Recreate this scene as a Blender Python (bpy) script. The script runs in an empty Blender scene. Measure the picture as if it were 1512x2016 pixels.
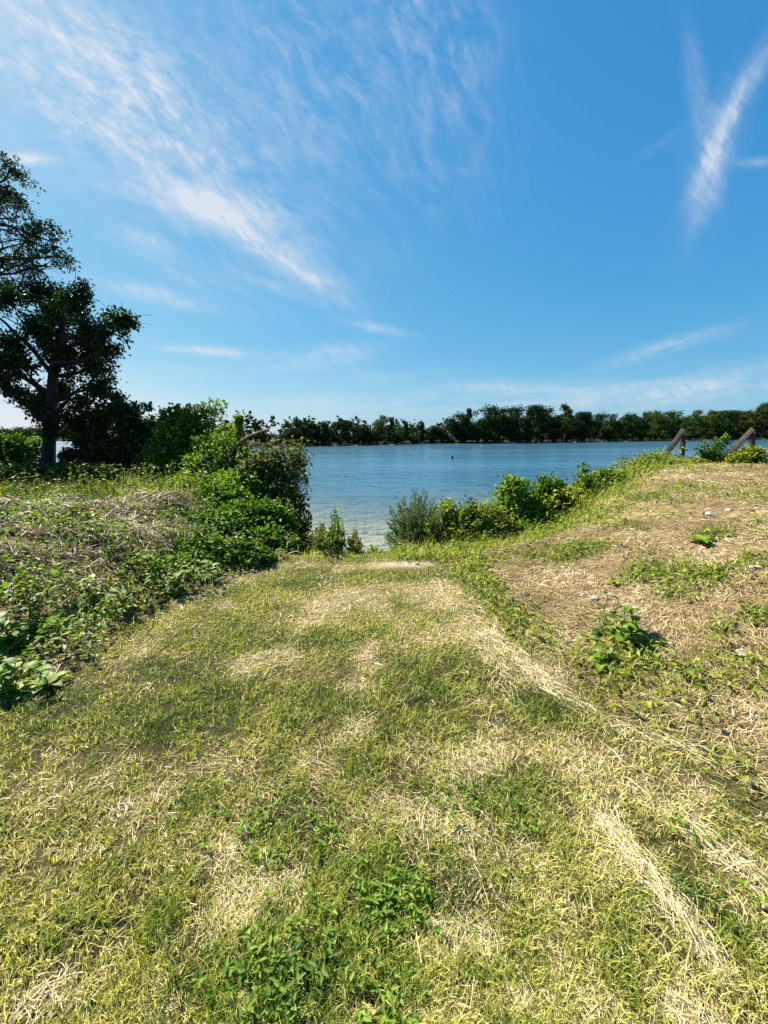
import bpy, math
import numpy as np
from mathutils import Matrix, Vector

rng = np.random.default_rng(7)
sc = bpy.context.scene
COL = sc.collection

# ------------------------------------------------------------------ camera
F_PX, CX, CY = 760.0, 756.0, 1008.0
PITCH, ROLL = math.atan(148 / 760.0), math.radians(0.35)
CAM = np.array([0.0, 0.0, 1.6])
_F = np.array([0, math.cos(PITCH), -math.sin(PITCH)])
_U0 = np.array([0, math.sin(PITCH), math.cos(PITCH)])
_R0 = np.array([1.0, 0, 0])
_R = _R0 * math.cos(ROLL) - _U0 * math.sin(ROLL)
_U = _U0 * math.cos(ROLL) + _R0 * math.sin(ROLL)
cam = bpy.data.cameras.new('camera')
camo = bpy.data.objects.new('camera', cam)
COL.objects.link(camo)
cam.sensor_fit = 'VERTICAL'
cam.sensor_height = 36.0
cam.lens = 36.0 * F_PX / 2016.0
cam.clip_start = 0.05
cam.clip_end = 6000
M = Matrix(((_R[0], _U[0], -_F[0], CAM[0]), (_R[1], _U[1], -_F[1], CAM[1]),
            (_R[2], _U[2], -_F[2], CAM[2]), (0, 0, 0, 1)))
camo.matrix_world = M
sc.camera = camo

# ------------------------------------------------------------------ sun, sky, exposure
SUN_EL = math.radians(43)
SUN_AZ = math.radians(-52)            # from +Y towards -X (left, a little ahead)
to_sun = Vector((math.sin(SUN_AZ) * math.cos(SUN_EL), math.cos(SUN_AZ) * math.cos(SUN_EL), math.sin(SUN_EL)))
EXPO = 1.75
sl = bpy.data.lights.new('sun', 'SUN')
sl.energy = 5.0
sl.angle = math.radians(0.5)
sl.color = (1.0, 0.93, 0.82)
so = bpy.data.objects.new('sun', sl)
COL.objects.link(so)
so.rotation_euler = to_sun.to_track_quat('Z', 'Y').to_euler()

sc.view_settings.view_transform = 'Standard'
sc.view_settings.look = 'None'
sc.view_settings.exposure = EXPO
sc.view_settings.gamma = 1.0
sc.view_settings.use_curve_mapping = False
sc.cycles.use_denoising = False
sc.cycles.max_bounces = 6
sc.cycles.transparent_max_bounces = 6
sc.cycles.caustics_reflective = False
sc.cycles.caustics_refractive = False

world = bpy.data.worlds.new('World')
sc.world = world
world.use_nodes = True
wn = world.node_tree
wn.nodes.clear()


class G:
    """tiny expression helper for node graphs"""
    def __init__(s, nt): s.nt = nt
    def node(s, t, **kw):
        n = s.nt.nodes.new(t)
        for k, v in kw.items(): setattr(n, k, v)
        return n
    def put(s, sock, v):
        if v is None: return
        if isinstance(v, (int, float)): sock.default_value = v
        elif isinstance(v, (tuple, list)): sock.default_value = v
        else: s.nt.links.new(v, sock)
    def m(s, op, a, b=None, c=None, clamp=False):
        n = s.node('ShaderNodeMath', operation=op, use_clamp=clamp)
        s.put(n.inputs[0], a); s.put(n.inputs[1], b)
        if c is not None: s.put(n.inputs[2], c)
        return n.outputs[0]
    def dot(s, a, b):
        n = s.node('ShaderNodeVectorMath', operation='DOT_PRODUCT')
        s.put(n.inputs[0], a); s.put(n.inputs[1], b)
        return n.outputs['Value']
    def xyz(s, x, y, z=0.0):
        n = s.node('ShaderNodeCombineXYZ')
        s.put(n.inputs[0], x); s.put(n.inputs[1], y); s.put(n.inputs[2], z)
        return n.outputs[0]
    def noise(s, vec, scale, detail=4.0, rough=0.55, dist=0.0):
        n = s.node('ShaderNodeTexNoise')
        s.put(n.inputs['Vector'], vec)
        n.inputs['Scale'].default_value = scale
        n.inputs['Detail'].default_value = detail
        n.inputs['Roughness'].default_value = rough
        n.inputs['Distortion'].default_value = dist
        return n.outputs['Fac']
    def ramp(s, fac, stops, interp='LINEAR'):
        n = s.node('ShaderNodeValToRGB')
        cr = n.color_ramp
        cr.interpolation = interp
        while len(cr.elements) > 1: cr.elements.remove(cr.elements[-1])
        for i, (p, c) in enumerate(stops):
            e = cr.elements[0] if i == 0 else cr.elements.new(p)
            e.position = p
            e.color = (*c, 1) if len(c) == 3 else c
        s.put(n.inputs[0], fac)
        return n.outputs[0]
    def mixc(s, fac, a, b, mode='MIX'):
        n = s.node('ShaderNodeMix', data_type='RGBA', blend_type=mode)
        s.put(n.inputs[0], fac); s.put(n.inputs[6], a); s.put(n.inputs[7], b)
        return n.outputs[2]
    def sstep(s, v, lo, hi):
        n = s.node('ShaderNodeMapRange', interpolation_type='SMOOTHSTEP')
        s.put(n.inputs[0], v)
        n.inputs[1].default_value = lo; n.inputs[2].default_value = hi
        return n.outputs[0]


def build_sky():
    g = G(wn)
    out = g.node('ShaderNodeOutputWorld')
    bg = g.node('ShaderNodeBackground')
    bg.inputs['Strength'].default_value = 0.15
    sky = g.node('ShaderNodeTexSky', sky_type='NISHITA')
    sky.sun_disc = False
    sky.sun_elevation = SUN_EL
    sky.sun_rotation = SUN_AZ
    sky.altitude = 100
    sky.air_density = 1.0
    sky.dust_density = 0.6
    sky.ozone_density = 1.2
    # the camera's vivid rendering of a clear sky: per-channel tone of the physical sky
    K = 0.191
    back = 1.0 / (0.15 * 2 ** EXPO)
    sp_ = g.node('ShaderNodeSeparateColor'); g.put(sp_.inputs[0], sky.outputs[0])
    cm = g.node('ShaderNodeCombineColor')
    for i_, (k_, e_) in enumerate([(.31, 1.2), (.54, .62), (.75, .32)]):
        x_ = g.m('POWER', g.m('MULTIPLY', sp_.outputs[i_], K), e_)
        g.put(cm.inputs[i_], g.m('MULTIPLY', x_, k_ * back))
    col = cm.outputs[0]
    tc = g.node('ShaderNodeTexCoord')
    d = tc.outputs['Generated']
    # gnomonic map of the northern half of the sky about a fixed world direction
    df = g.dot(d, tuple(_F))
    dfc = g.m('MAXIMUM', df, 0.05)
    u = g.m('DIVIDE', g.dot(d, tuple(_R)), dfc)
    v = g.m('DIVIDE', g.dot(d, tuple(_U)), dfc)
    front = g.sstep(df, 0.1, 0.35)
    # shared warp so cloud outlines are ragged
    uv = g.xyz(u, v)
    w1 = g.m('SUBTRACT', g.noise(uv, 3.0, 4), 0.5)
    w2 = g.m('SUBTRACT', g.noise(g.xyz(v, u, 3.7), 3.3, 4), 0.5)
    total = None
    # px, py, half length, half width, angle (deg, clockwise on the picture), strength, streak aspect, noise lo, noise hi
    clouds = [
        (170, 130, 430, 150, 38, 0.60, 2.6, 0.34, 0.74),
        (120, 60, 260, 90, 32, 0.40, 2.6, 0.36, 0.72),
        (250, 110, 200, 60, 36, 0.45, 2.2, 0.34, 0.68),
        (330, 260, 260, 60, 36, 0.50, 2.4, 0.34, 0.70),
        (90, 190, 260, 34, 34, 0.60, 2.6, 0.32, 0.66),
        (620, 110, 330, 170, 58, 0.28, 2.6, 0.34, 0.76),
        (840, 50, 260, 110, 75, 0.34, 2.6, 0.36, 0.74),
        (570, 240, 130, 50, 60, 0.26, 2.0, 0.34, 0.7),
        (330, 395, 270, 46, 16, 0.30, 5.0, 0.30, 0.66),
        (420, 404, 105, 30, 17, 0.75, 3.0, 0.25, 0.58),
        (520, 482, 155, 33, 34, 0.60, 3.5, 0.26, 0.62),
        (620, 550, 90, 22, 28, 0.35, 2.5, 0.3, 0.66),
        (290, 470, 48, 13, 22, 0.55, 3.0, 0.22, 0.55),
        (370, 540, 150, 22, 24, 0.30, 5.0, 0.34, 0.66),
        (310, 580, 110, 17, 14, 0.50, 4.0, 0.28, 0.6),
        (530, 560, 100, 14, 20, 0.25, 5.0, 0.3, 0.6),
        (55, 311, 44, 12, 6, 0.85, 3.0, 0.2, 0.55),
        (350, 685, 150, 10, 5, 0.36, 6.0, 0.3, 0.6),
        (420, 690, 50, 8, 8, 0.45, 4.0, 0.25, 0.55),
        (640, 700, 90, 20, -8, 0.42, 5.0, 0.3, 0.62),
        (740, 645, 60, 9, 10, 0.36, 5.0, 0.25, 0.55),
        (1000, 762, 110, 9, 2, 0.40, 5.0, 0.25, 0.6),
        (620, 740, 400, 22, 2, 0.20, 7.0, 0.34, 0.64),
        (850, 790, 520, 24, -2, 0.34, 9.0, 0.30, 0.62),
        (1350, 770, 330, 36, -9, 0.46, 7.0, 0.30, 0.62),
        (1320, 680, 120, 14, -16, 0.40, 5.0, 0.26, 0.62),
        (1402, 330, 120, 24, -74, 0.46, 4.0, 0.24, 0.66),
        (1430, 240, 150, 17, -64, 0.42, 4.0, 0.24, 0.64),
        (1490, 140, 100, 20, -58, 0.26, 3.0, 0.26, 0.66),
        (1405, 275, 110, 44, -80, 0.30, 3.0, 0.28, 0.7),
        (1372, 180, 130, 20, 79, 0.20, 4.0, 0.28, 0.68),
        (1496, 318, 40, 9, -6, 0.28, 3.0, 0.22, 0.55),
        (1300, 285, 60, 10, -35, 0.06, 4.0, 0.26, 0.6),
        (40, 800, 260, 70, 4, 0.75, 6.0, 0.10, 0.55),
    ]
    for i, (px, py, hl, hw, an, st, asp, lo, hi) in enumerate(clouds):
        a = math.radians(-an)
        c, s_ = math.cos(a), math.sin(a)
        u0, v0 = (px - CX) / F_PX, (CY - py) / F_PX
        wl, ww = hl / F_PX, hw / F_PX
        uu = g.m('ADD', g.m('SUBTRACT', u, u0), g.m('MULTIPLY', w1, ww * 1.0))
        vv = g.m('ADD', g.m('SUBTRACT', v, v0), g.m('MULTIPLY', w2, ww * 1.0))
        p = g.m('MULTIPLY_ADD', uu, c / wl, g.m('MULTIPLY', vv, s_ / wl))
        q = g.m('MULTIPLY_ADD', uu, -s_ / ww, g.m('MULTIPLY', vv, c / ww))
        r2 = g.m('MULTIPLY_ADD', p, p, g.m('MULTIPLY', q, q))
        fall = g.m('POWER', 2.718, g.m('MULTIPLY', r2, -1.0))
        n = g.noise(g.xyz(g.m('MULTIPLY', p, wl / asp * 9), g.m('MULTIPLY', q, ww * 9), i * 3.1), 2.6, 8, 0.64, 0.15)
        t = g.m('MULTIPLY', g.m('MULTIPLY', g.sstep(n, lo, hi), fall), st)
        total = t if total is None else g.m('ADD', total, t)
    fine = g.noise(g.xyz(g.m('MULTIPLY', g.m('ADD', u, g.m('MULTIPLY', v, 0.75)), 34.0), g.m('MULTIPLY', g.m('SUBTRACT', v, g.m('MULTIPLY', u, 0.75)), 9.0), 4.4), 1.0, 7, 0.68, 0.3)
    total = g.m('MULTIPLY', total, g.m('MULTIPLY_ADD', g.sstep(fine, 0.3, 0.7), 0.7, 0.62))
    total = g.m('MULTIPLY', g.m('MINIMUM', total, 0.92), front)
    # the rest of the sky carries thin streaky cirrus as well
    sep = g.node('ShaderNodeSeparateXYZ'); g.put(sep.inputs[0], d)
    zc = g.m('MAXIMUM', sep.outputs[2], 0.06)
    pl = g.xyz(g.m('DIVIDE', sep.outputs[0], zc), g.m('MULTIPLY', g.m('DIVIDE', sep.outputs[1], zc), 0.35), 9.0)
    thin = g.m('MULTIPLY', g.sstep(g.noise(pl, 1.3, 6, 0.6, 0.8), 0.52, 0.80), g.m('SUBTRACT', 1.0, front))
    thin = g.m('MULTIPLY', g.m('MULTIPLY', thin, 0.5), g.sstep(sep.outputs[2], 0.02, 0.2))
    total = g.m('ADD', total, thin, clamp=True)
    cloudc = g.mixc(total, col, tuple(v * back for v in (.74, .80, .88)) + (1,))
    g.put(bg.inputs['Color'], cloudc)
    wn.links.new(bg.outputs[0], out.inputs[0])


build_sky()


# ------------------------------------------------------------------ projection helpers
def ray(px, py):
    return _F + _R * ((px - CX) / F_PX) + _U * ((CY - py) / F_PX)


def at(px, py, d):
    """the point d metres in front of the camera plane that is seen at this place"""
    return CAM + ray(px, py) * d


# ------------------------------------------------------------------ numpy noise
_tab = np.random.default_rng(3).random((256, 256))


def vn(x, y):
    x = np.asarray(x, float); y = np.asarray(y, float)
    xi = np.floor(x).astype(int); yi = np.floor(y).astype(int)
    fx = x - xi; fy = y - yi
    fx = fx * fx * (3 - 2 * fx); fy = fy * fy * (3 - 2 * fy)
    a = _tab[xi & 255, yi & 255]; b = _tab[(xi + 1) & 255, yi & 255]
    c = _tab[xi & 255, (yi + 1) & 255]; d = _tab[(xi + 1) & 255, (yi + 1) & 255]
    return (a * (1 - fx) + b * fx) * (1 - fy) + (c * (1 - fx) + d * fx) * fy


def fbm(x, y, o=4, s=0.0):
    t = 0; a = 0.5; n = 0
    for i in range(o):
        t = t + a * vn(x * 2 ** i + 17.3 * i + s, y * 2 ** i + 9.1 * i + s * 1.7); n += a; a *= 0.55
    return t / n


def ss(x, a, b):
    t = np.clip((np.asarray(x, float) - a) / (b - a), 0, 1)
    return t * t * (3 - 2 * t)


def unit(v):
    return v / np.maximum(np.linalg.norm(v, axis=-1, keepdims=True), 1e-9)


# ------------------------------------------------------------------ terrain
WATER = -2.4


def xl(y): return np.interp(y, [0.3, 2.0, 3.5, 4.4, 4.9, 7, 10, 14], [-3.1, -2.3, -2.1, -1.6, -1.15, -1.0, -1.3, -2])
def xr(y): return np.interp(y, [0.5, 1.0, 1.5, 1.9, 2.85, 4, 5, 7, 10, 14], [2.6, 2.1, 1.76, 1.39, .95, .72, .74, .95, 1.6, 2.5])


def height(x, y):
    x = np.asarray(x, float); y = np.asarray(y, float)
    zb = -0.315 * np.maximum(y - 5.0, 0) + 0.04 * ss(y, 3.6, 4.9) - 0.05 * ss(y, 4.85, 5.6)
    zb = zb + 0.05 * (fbm(x * 0.9, y * 0.9, 2) - .5)
    # left bank
    sL = ss(xl(y) - x, -0.1, 2.3)
    eL = np.interp(x, [-30, -12, -6, -3.4, -1], [16, 15, 12.5, 9, 6])
    bl = 0.5 + 0.15 * np.exp(-((y - 5.9) / 1.0) ** 2) + 0.06 * ss(-x, 4, 12) - 0.5 * np.log1p(np.exp((y - eL) * 1.6)) / 1.6
    bl = bl + sL * ss(7.5 - y, 0, 1.2) * (0.30 * (fbm(x * .8, y * .8, 3, 4.) - .5) + 0.26 * (fbm(x * 2.1, y * 2.1, 2, 9.) - .5))
    # right bank
    sR = ss(x - xr(y), -0.1, 5.2) ** 0.85
    eR = np.interp(x, [0, 1.1, 3.4, 8.2, 12, 30], [5.4, 6.0, 7.5, 11.4, 13, 17])
    br = 0.85 + 0.05 * (fbm(x * .5, y * .5, 2, 2.) - .5) - 0.5 * np.log1p(np.exp((y - eR) * 2.0)) / 2.0
    br = br + 0.10 * (fbm(x * .9, y * .9, 3, 11.) - .5)
    z = zb + (bl - zb) * sL
    z = z + (br - z) * sR
    # the bank runs down to a shelving lake bed
    ysh = np.interp(x, [-60, -20, -8, 0, 8, 30, 80], [26, 19, 17, 13.6, 18, 24, 34])
    bed = WATER - 0.05 * (y - ysh) - 0.00035 * np.maximum(y - ysh, 0) ** 2
    bed = np.maximum(bed, -14)
    k = 0.12
    z = bed + k * np.log1p(np.exp(np.clip((z - bed) / k, -40, 40)))
    return z


def hit(px, py):
    """where the ground is seen at this place"""
    d = ray(px, py)
    t = np.concatenate([np.arange(0.5, 12, 0.01), np.arange(12, 80, 0.1)])
    P = CAM + d[None] * t[:, None]
    i = np.argmax(P[:, 2] < height(P[:, 0], P[:, 1]))
    return P[i] if i > 0 else P[-1]


def gz(x, y): return float(height(np.array([x]), np.array([y]))[0])


# ------------------------------------------------------------------ object helpers
def tag(o, label=None, cat=None, group=None, kind=None):
    if label: o['label'] = label
    if cat: o['category'] = cat
    if group: o['group'] = group
    if kind: o['kind'] = kind
    return o


def empty(name, loc):
    o = bpy.data.objects.new(name, None)
    o.empty_display_size = 0.2
    o.location = loc
    COL.objects.link(o)
    return o


def mk(name, V, faces, mat, col=None, parent=None, smooth=False, mats=None, midx=None):
    """faces: list of int arrays (n,3) / (n,4); V in world space (made relative to the parent)"""
    V = np.asarray(V, float)
    if parent is not None: V = V - np.array(parent.location)[None]
    me = bpy.data.meshes.new(name)
    faces = [np.asarray(f, np.int32) for f in faces if len(f)]
    loops = np.concatenate([f.ravel() for f in faces])
    sizes = np.concatenate([np.full(len(f), f.shape[1], np.int32) for f in faces])
    starts = np.concatenate([[0], np.cumsum(sizes)[:-1]]).astype(np.int32)
    me.vertices.add(len(V)); me.vertices.foreach_set('co', V.astype(np.float32).ravel())
    me.loops.add(len(loops)); me.loops.foreach_set('vertex_index', loops)
    me.polygons.add(len(sizes)); me.polygons.foreach_set('loop_start', starts)
    for mm in (mats or [mat]): me.materials.append(mm)
    if midx is not None: me.polygons.foreach_set('material_index', np.asarray(midx, np.int32))
    if smooth: me.polygons.foreach_set('use_smooth', np.ones(len(sizes), bool))
    me.update(calc_edges=True)
    me.validate()
    if col is not None:
        a = me.color_attributes.new('Col', 'FLOAT_COLOR', 'POINT')
        c = np.ones((len(V), 4), np.float32); c[:, :3] = col
        a.data.foreach_set('color', c.ravel())
    o = bpy.data.objects.new(name, me)
    COL.objects.link(o)
    if parent is not None: o.parent = parent
    return o


def pal(t, stops):
    t = np.asarray(t); s = np.array([p for p, _ in stops]); c = np.array([c for _, c in stops])
    return np.stack([np.interp(t, s, c[:, i]) for i in range(3)], -1)


# ------------------------------------------------------------------ materials
def new_mat(name):
    m = bpy.data.materials.new(name)
    m.use_nodes = True
    m.node_tree.nodes.clear()
    g = G(m.node_tree)
    return m, g, g.node('ShaderNodeOutputMaterial')


def leaf_mat(name, trans=0.35, rough=0.5, spec=0.35, instvar=False, tcol=(1.15, 1.25, 0.5)):
    m, g, out = new_mat(name)
    at_ = g.node('ShaderNodeAttribute', attribute_name='Col')
    c = at_.outputs['Color']
    if instvar:
        oi = g.node('ShaderNodeObjectInfo')
        hs = g.node('ShaderNodeHueSaturation')
        g.put(hs.inputs['Hue'], g.m('MULTIPLY_ADD', oi.outputs['Random'], 0.05, 0.47))
        g.put(hs.inputs['Value'], g.m('MULTIPLY_ADD', g.m('FRACT', g.m('MULTIPLY', oi.outputs['Random'], 7.3)), 0.7, 0.65))
        g.put(hs.inputs['Color'], c)
        c = hs.outputs[0]
    b = g.node('ShaderNodeBsdfPrincipled')
    g.put(b.inputs['Base Color'], c)
    b.inputs['Roughness'].default_value = rough
    b.inputs['Specular IOR Level'].default_value = spec
    t = g.node('ShaderNodeBsdfTranslucent')
    g.put(t.inputs['Color'], g.mixc(1.0, c, (*tcol, 1), 'MULTIPLY'))
    mx = g.node('ShaderNodeMixShader')
    mx.inputs[0].default_value = trans
    m.node_tree.links.new(b.outputs[0], mx.inputs[1])
    m.node_tree.links.new(t.outputs[0], mx.inputs[2])
    m.node_tree.links.new(mx.outputs[0], out.inputs[0])
    return m


M_leaf = leaf_mat('leaf', 0.40, 0.55, 0.2)
M_tree = leaf_mat('tree_leaf', 0.22, 0.55, 0.2)
M_far = leaf_mat('far_leaf', 0.12, 0.8, 0.1, True)
M_farstuff = leaf_mat('far_wood_leaf', 0.12, 0.8, 0.1)
M_grass = leaf_mat('grass_blade', 0.42, 0.5, 0.25, tcol=(1.15, 1.15, 0.5))
M_straw = leaf_mat('straw', 0.15, 0.55, 0.3, tcol=(1, 1, 0.8))


def bark_mat(name, c1, c2, sc_=14):
    m, g, out = new_mat(name)
    tc = g.node('ShaderNodeTexCoord')
    mp = g.node('ShaderNodeMapping'); mp.inputs['Scale'].default_value = (1, 1, 0.25)
    g.put(mp.inputs[0], tc.outputs['Object'])
    n = g.noise(mp.outputs[0], sc_, 6, 0.65, 0.6)
    b = g.node('ShaderNodeBsdfPrincipled')
    g.put(b.inputs['Base Color'], g.ramp(n, [(0.3, c1), (0.7, c2)]))
    b.inputs['Roughness'].default_value = 0.9
    bp = g.node('ShaderNodeBump'); bp.inputs['Strength'].default_value = 0.8; bp.inputs['Distance'].default_value = 0.03
    g.put(bp.inputs['Height'], n); g.put(b.inputs['Normal'], bp.outputs[0])
    m.node_tree.links.new(b.outputs[0], out.inputs[0])
    return m


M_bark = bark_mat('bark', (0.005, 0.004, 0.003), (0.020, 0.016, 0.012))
M_twig = bark_mat('twig', (0.12, 0.08, 0.05), (0.28, 0.2, 0.13), 30)
M_deadwood = bark_mat('dead_wood', (0.3, 0.24, 0.17), (0.62, 0.54, 0.42), 40)
M_stemgreen = bark_mat('green_stem', (0.07, 0.09, 0.02), (0.16, 0.17, 0.05), 40)


def wood_mat(name, c1, c2, c3):
    m, g, out = new_mat(name)
    tc = g.node('ShaderNodeTexCoord')
    mp = g.node('ShaderNodeMapping'); mp.inputs['Scale'].default_value = (1, 1, 0.06)
    g.put(mp.inputs[0], tc.outputs['Object'])
    n = g.noise(mp.outputs[0], 55, 6, 0.6, 0.4)
    n2 = g.noise(tc.outputs['Object'], 5, 4, 0.6)
    c = g.ramp(n, [(0.28, c1), (0.5, c2), (0.75, c3)])
    c = g.mixc(g.sstep(n2, 0.5, 0.75), c, (0.05, 0.042, 0.033, 1))
    b = g.node('ShaderNodeBsdfPrincipled'); g.put(b.inputs['Base Color'], c)
    b.inputs['Roughness'].default_value = 0.85
    bp = g.node('ShaderNodeBump'); bp.inputs['Strength'].default_value = 0.7; bp.inputs['Distance'].default_value = 0.01
    g.put(bp.inputs['Height'], n); g.put(b.inputs['Normal'], bp.outputs[0])
    m.node_tree.links.new(b.outputs[0], out.inputs[0])
    return m


M_wood = wood_mat('weathered_wood', (0.010, 0.008, 0.006), (0.032, 0.026, 0.02), (0.11, 0.095, 0.078))
M_wood_red = wood_mat('weathered_red_wood', (0.010, 0.007, 0.006), (0.036, 0.021, 0.015), (0.10, 0.065, 0.048))


def ground_mat():
    m, g, out = new_mat('ground')
    c = g.node('ShaderNodeAttribute', attribute_name='Col').outputs['Color']
    geo = g.node('ShaderNodeNewGeometry')
    p = geo.outputs['Position']
    n1 = g.noise(p, 55, 6, 0.7, 0.3)
    n2 = g.noise(p, 7, 5, 0.6)
    c = g.mixc(1.0, c, g.ramp(n1, [(0.3, (0.45, 0.42, 0.38)), (0.5, (0.95, 0.95, 0.92)), (0.72, (1.5, 1.45, 1.3))]), 'MULTIPLY')
    c = g.mixc(1.0, c, g.ramp(n2, [(0.3, (0.8, 0.8, 0.78)), (0.7, (1.2, 1.18, 1.1))]), 'MULTIPLY')
    b = g.node('ShaderNodeBsdfPrincipled'); g.put(b.inputs['Base Color'], c)
    b.inputs['Roughness'].default_value = 0.95
    b.inputs['Specular IOR Level'].default_value = 0.15
    bp = g.node('ShaderNodeBump'); bp.inputs['Strength'].default_value = 0.9; bp.inputs['Distance'].default_value = 0.03
    g.put(bp.inputs['Height'], n1); g.put(b.inputs['Normal'], bp.outputs[0])
    m.node_tree.links.new(b.outputs[0], out.inputs[0])
    return m


M_ground = ground_mat()


def water_mat():
    m, g, out = new_mat('water')
    dep = g.node('ShaderNodeAttribute', attribute_name='depth').outputs['Fac']
    geo = g.node('ShaderNodeNewGeometry')
    p = geo.outputs['Position']
    mp = g.node('ShaderNodeMapping'); mp.inputs['Scale'].default_value = (0.7, 1.0, 1)
    mp.inputs['Rotation'].default_value = (0, 0, 0.35)
    g.put(mp.inputs[0], p)
    q = mp.outputs[0]
    h = g.m('MULTIPLY_ADD', g.noise(q, 2.6, 3, 0.6, 0.4), 0.5, g.m('MULTIPLY', g.noise(q, 0.55, 3, 0.5, 0.5), 1.6))
    h = g.m('ADD', h, g.m('MULTIPLY', g.noise(q, 8.0, 2, 0.5, 0.3), 0.05))
    bp = g.node('ShaderNodeBump'); bp.inputs['Strength'].default_value = 0.5; bp.inputs['Distance'].default_value = 0.16
    g.put(bp.inputs['Height'], h)
    # wind streaks change the water's roughness a little
    streak = g.noise(g.xyz(g.dot(p, (0.012, 0.004, 0)), g.dot(p, (-0.01, 0.06, 0))), 1.0, 4, 0.6)
    gl = g.node('ShaderNodeBsdfGlossy')
    g.put(gl.inputs['Roughness'], g.m('MULTIPLY_ADD', streak, 0.14, 0.04))
    g.put(gl.inputs['Normal'], bp.outputs[0])
    gl.inputs['Color'].default_value = (0.9, 0.95, 1, 1)
    body = g.node('ShaderNodeBsdfDiffuse')
    g.put(body.inputs['Color'], g.mixc(g.sstep(streak, 0.35, 0.65), (0.030, 0.100, 0.162, 1), (0.046, 0.132, 0.190, 1)))
    g.put(body.inputs['Normal'], bp.outputs[0])
    tr = g.node('ShaderNodeBsdfTransparent'); tr.inputs['Color'].default_value = (0.86, 0.95, 0.93, 1)
    op = g.m('SUBTRACT', 1.0, g.m('POWER', 2.718, g.m('MULTIPLY', dep, -1.5)), clamp=True)
    mb = g.node('ShaderNodeMixShader'); g.put(mb.inputs[0], op)
    m.node_tree.links.new(tr.outputs[0], mb.inputs[1]); m.node_tree.links.new(body.outputs[0], mb.inputs[2])
    fr = g.node('ShaderNodeFresnel'); fr.inputs[0].default_value = 1.33
    g.put(fr.inputs['Normal'], bp.outputs[0])
    mx = g.node('ShaderNodeMixShader')
    g.put(mx.inputs[0], g.m('MULTIPLY', fr.outputs[0], 0.85))
    m.node_tree.links.new(mb.outputs[0], mx.inputs[1]); m.node_tree.links.new(gl.outputs[0], mx.inputs[2])
    m.node_tree.links.new(mx.outputs[0], out.inputs[0])
    return m


M_water = water_mat()


def stone_mat():
    m, g, out = new_mat('stone')
    tc = g.node('ShaderNodeTexCoord')
    oi = g.node('ShaderNodeObjectInfo')
    n = g.noise(tc.outputs['Object'], 30, 6, 0.7)
    c = g.ramp(n, [(0.3, (0.16, 0.13, 0.10)), (0.55, (0.33, 0.29, 0.25)), (0.75, (0.50, 0.46, 0.42))])
    b = g.node('ShaderNodeBsdfPrincipled'); g.put(b.inputs['Base Color'], c)
    b.inputs['Roughness'].default_value = 0.9
    bp = g.node('ShaderNodeBump'); bp.inputs['Strength'].default_value = 0.6; bp.inputs['Distance'].default_value = 0.01
    g.put(bp.inputs['Height'], n); g.put(b.inputs['Normal'], bp.outputs[0])
    m.node_tree.links.new(b.outputs[0], out.inputs[0])
    return m


M_stone = stone_mat()


def plain_mat(name, c, rough=0.6):
    m, g, out = new_mat(name)
    b = g.node('ShaderNodeBsdfPrincipled')
    tc = g.node('ShaderNodeTexCoord')
    n = g.noise(tc.outputs['Object'], 6, 5, 0.6)
    k = tuple(v * 0.55 for v in c)
    g.put(b.inputs['Base Color'], g.ramp(n, [(0.35, k), (0.65, c)]))
    b.inputs['Roughness'].default_value = rough
    m.node_tree.links.new(b.outputs[0], out.inputs[0])
    return m


M_buoy = plain_mat('buoy_green', (0.008, 0.05, 0.03))
M_buoytop = plain_mat('buoy_dark', (0.01, 0.014, 0.016))

# ------------------------------------------------------------------ where straw and green lie on the ground
def blob(px, py, rx, ry, w):
    c = hit(px, py); a = hit(px + rx, py); b = hit(px, py - ry); e = hit(px, py + ry)
    return (c[0], c[1], max(abs(a[0] - c[0]), .03), max(abs(b[1] - e[1]) / 2, .03), w)


straw_blobs = [blob(*b) for b in [
    (660, 1180, 85, 22, .9), (800, 1160, 130, 20, .8), (930, 1240, 60, 26, .95), (890, 1190, 80, 26, .8), (540, 1300, 70, 16, .7),
    (470, 1312, 50, 12, .5), (700, 1435, 55, 30, .7), (330, 1290, 70, 12, .7), (620, 1225, 60, 14, .7), (740, 1115, 90, 7, 1.),
    (845, 1840, 95, 40, .8), (500, 1770, 85, 45, .8), (930, 1830, 60, 40, .8), (100, 1680, 90, 26, .5), (50, 1970, 140, 45, .7),
    (720, 1290, 26, 34, .9), (860, 1610, 80, 30, .45), (1060, 1330, 60, 34, .6), (440, 1190, 30, 12, .7), (470, 1660, 60, 30, .35),
    (900, 1480, 120, 30, .3), (280, 1590, 60, 20, .4), (1010, 1960, 120, 40, .55), (780, 1990, 120, 30, .6), (640, 1330, 40, 16, .6),
    (1330, 1960, 100, 60, .5), (700, 1360, 40, 12, .6), (1090, 1480, 120, 40, .35)]]
green_blobs = [blob(*b) for b in [
    (800, 1130, 80, 10, .9), (560, 1160, 70, 14, .6), (650, 1250, 80, 22, .7), (930, 1150, 40, 30, 1.1), (980, 1200, 40, 30, 1.1),
    (440, 1390, 220, 50, .22), (1040, 1540, 90, 50, .5), (1250, 1830, 70, 60, .5), (590, 1640, 80, 60, .7), (760, 1770, 90, 50, .8),
    (560, 1930, 120, 50, .7), (250, 1800, 140, 70, .4), (1060, 1380, 40, 40, .6), (840, 1330, 90, 30, .3), (420, 1280, 90, 20, .4), (200, 1480, 200, 50, .2)]]


def seg_pts(pts): return [hit(*p)[:2] for p in pts]


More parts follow.
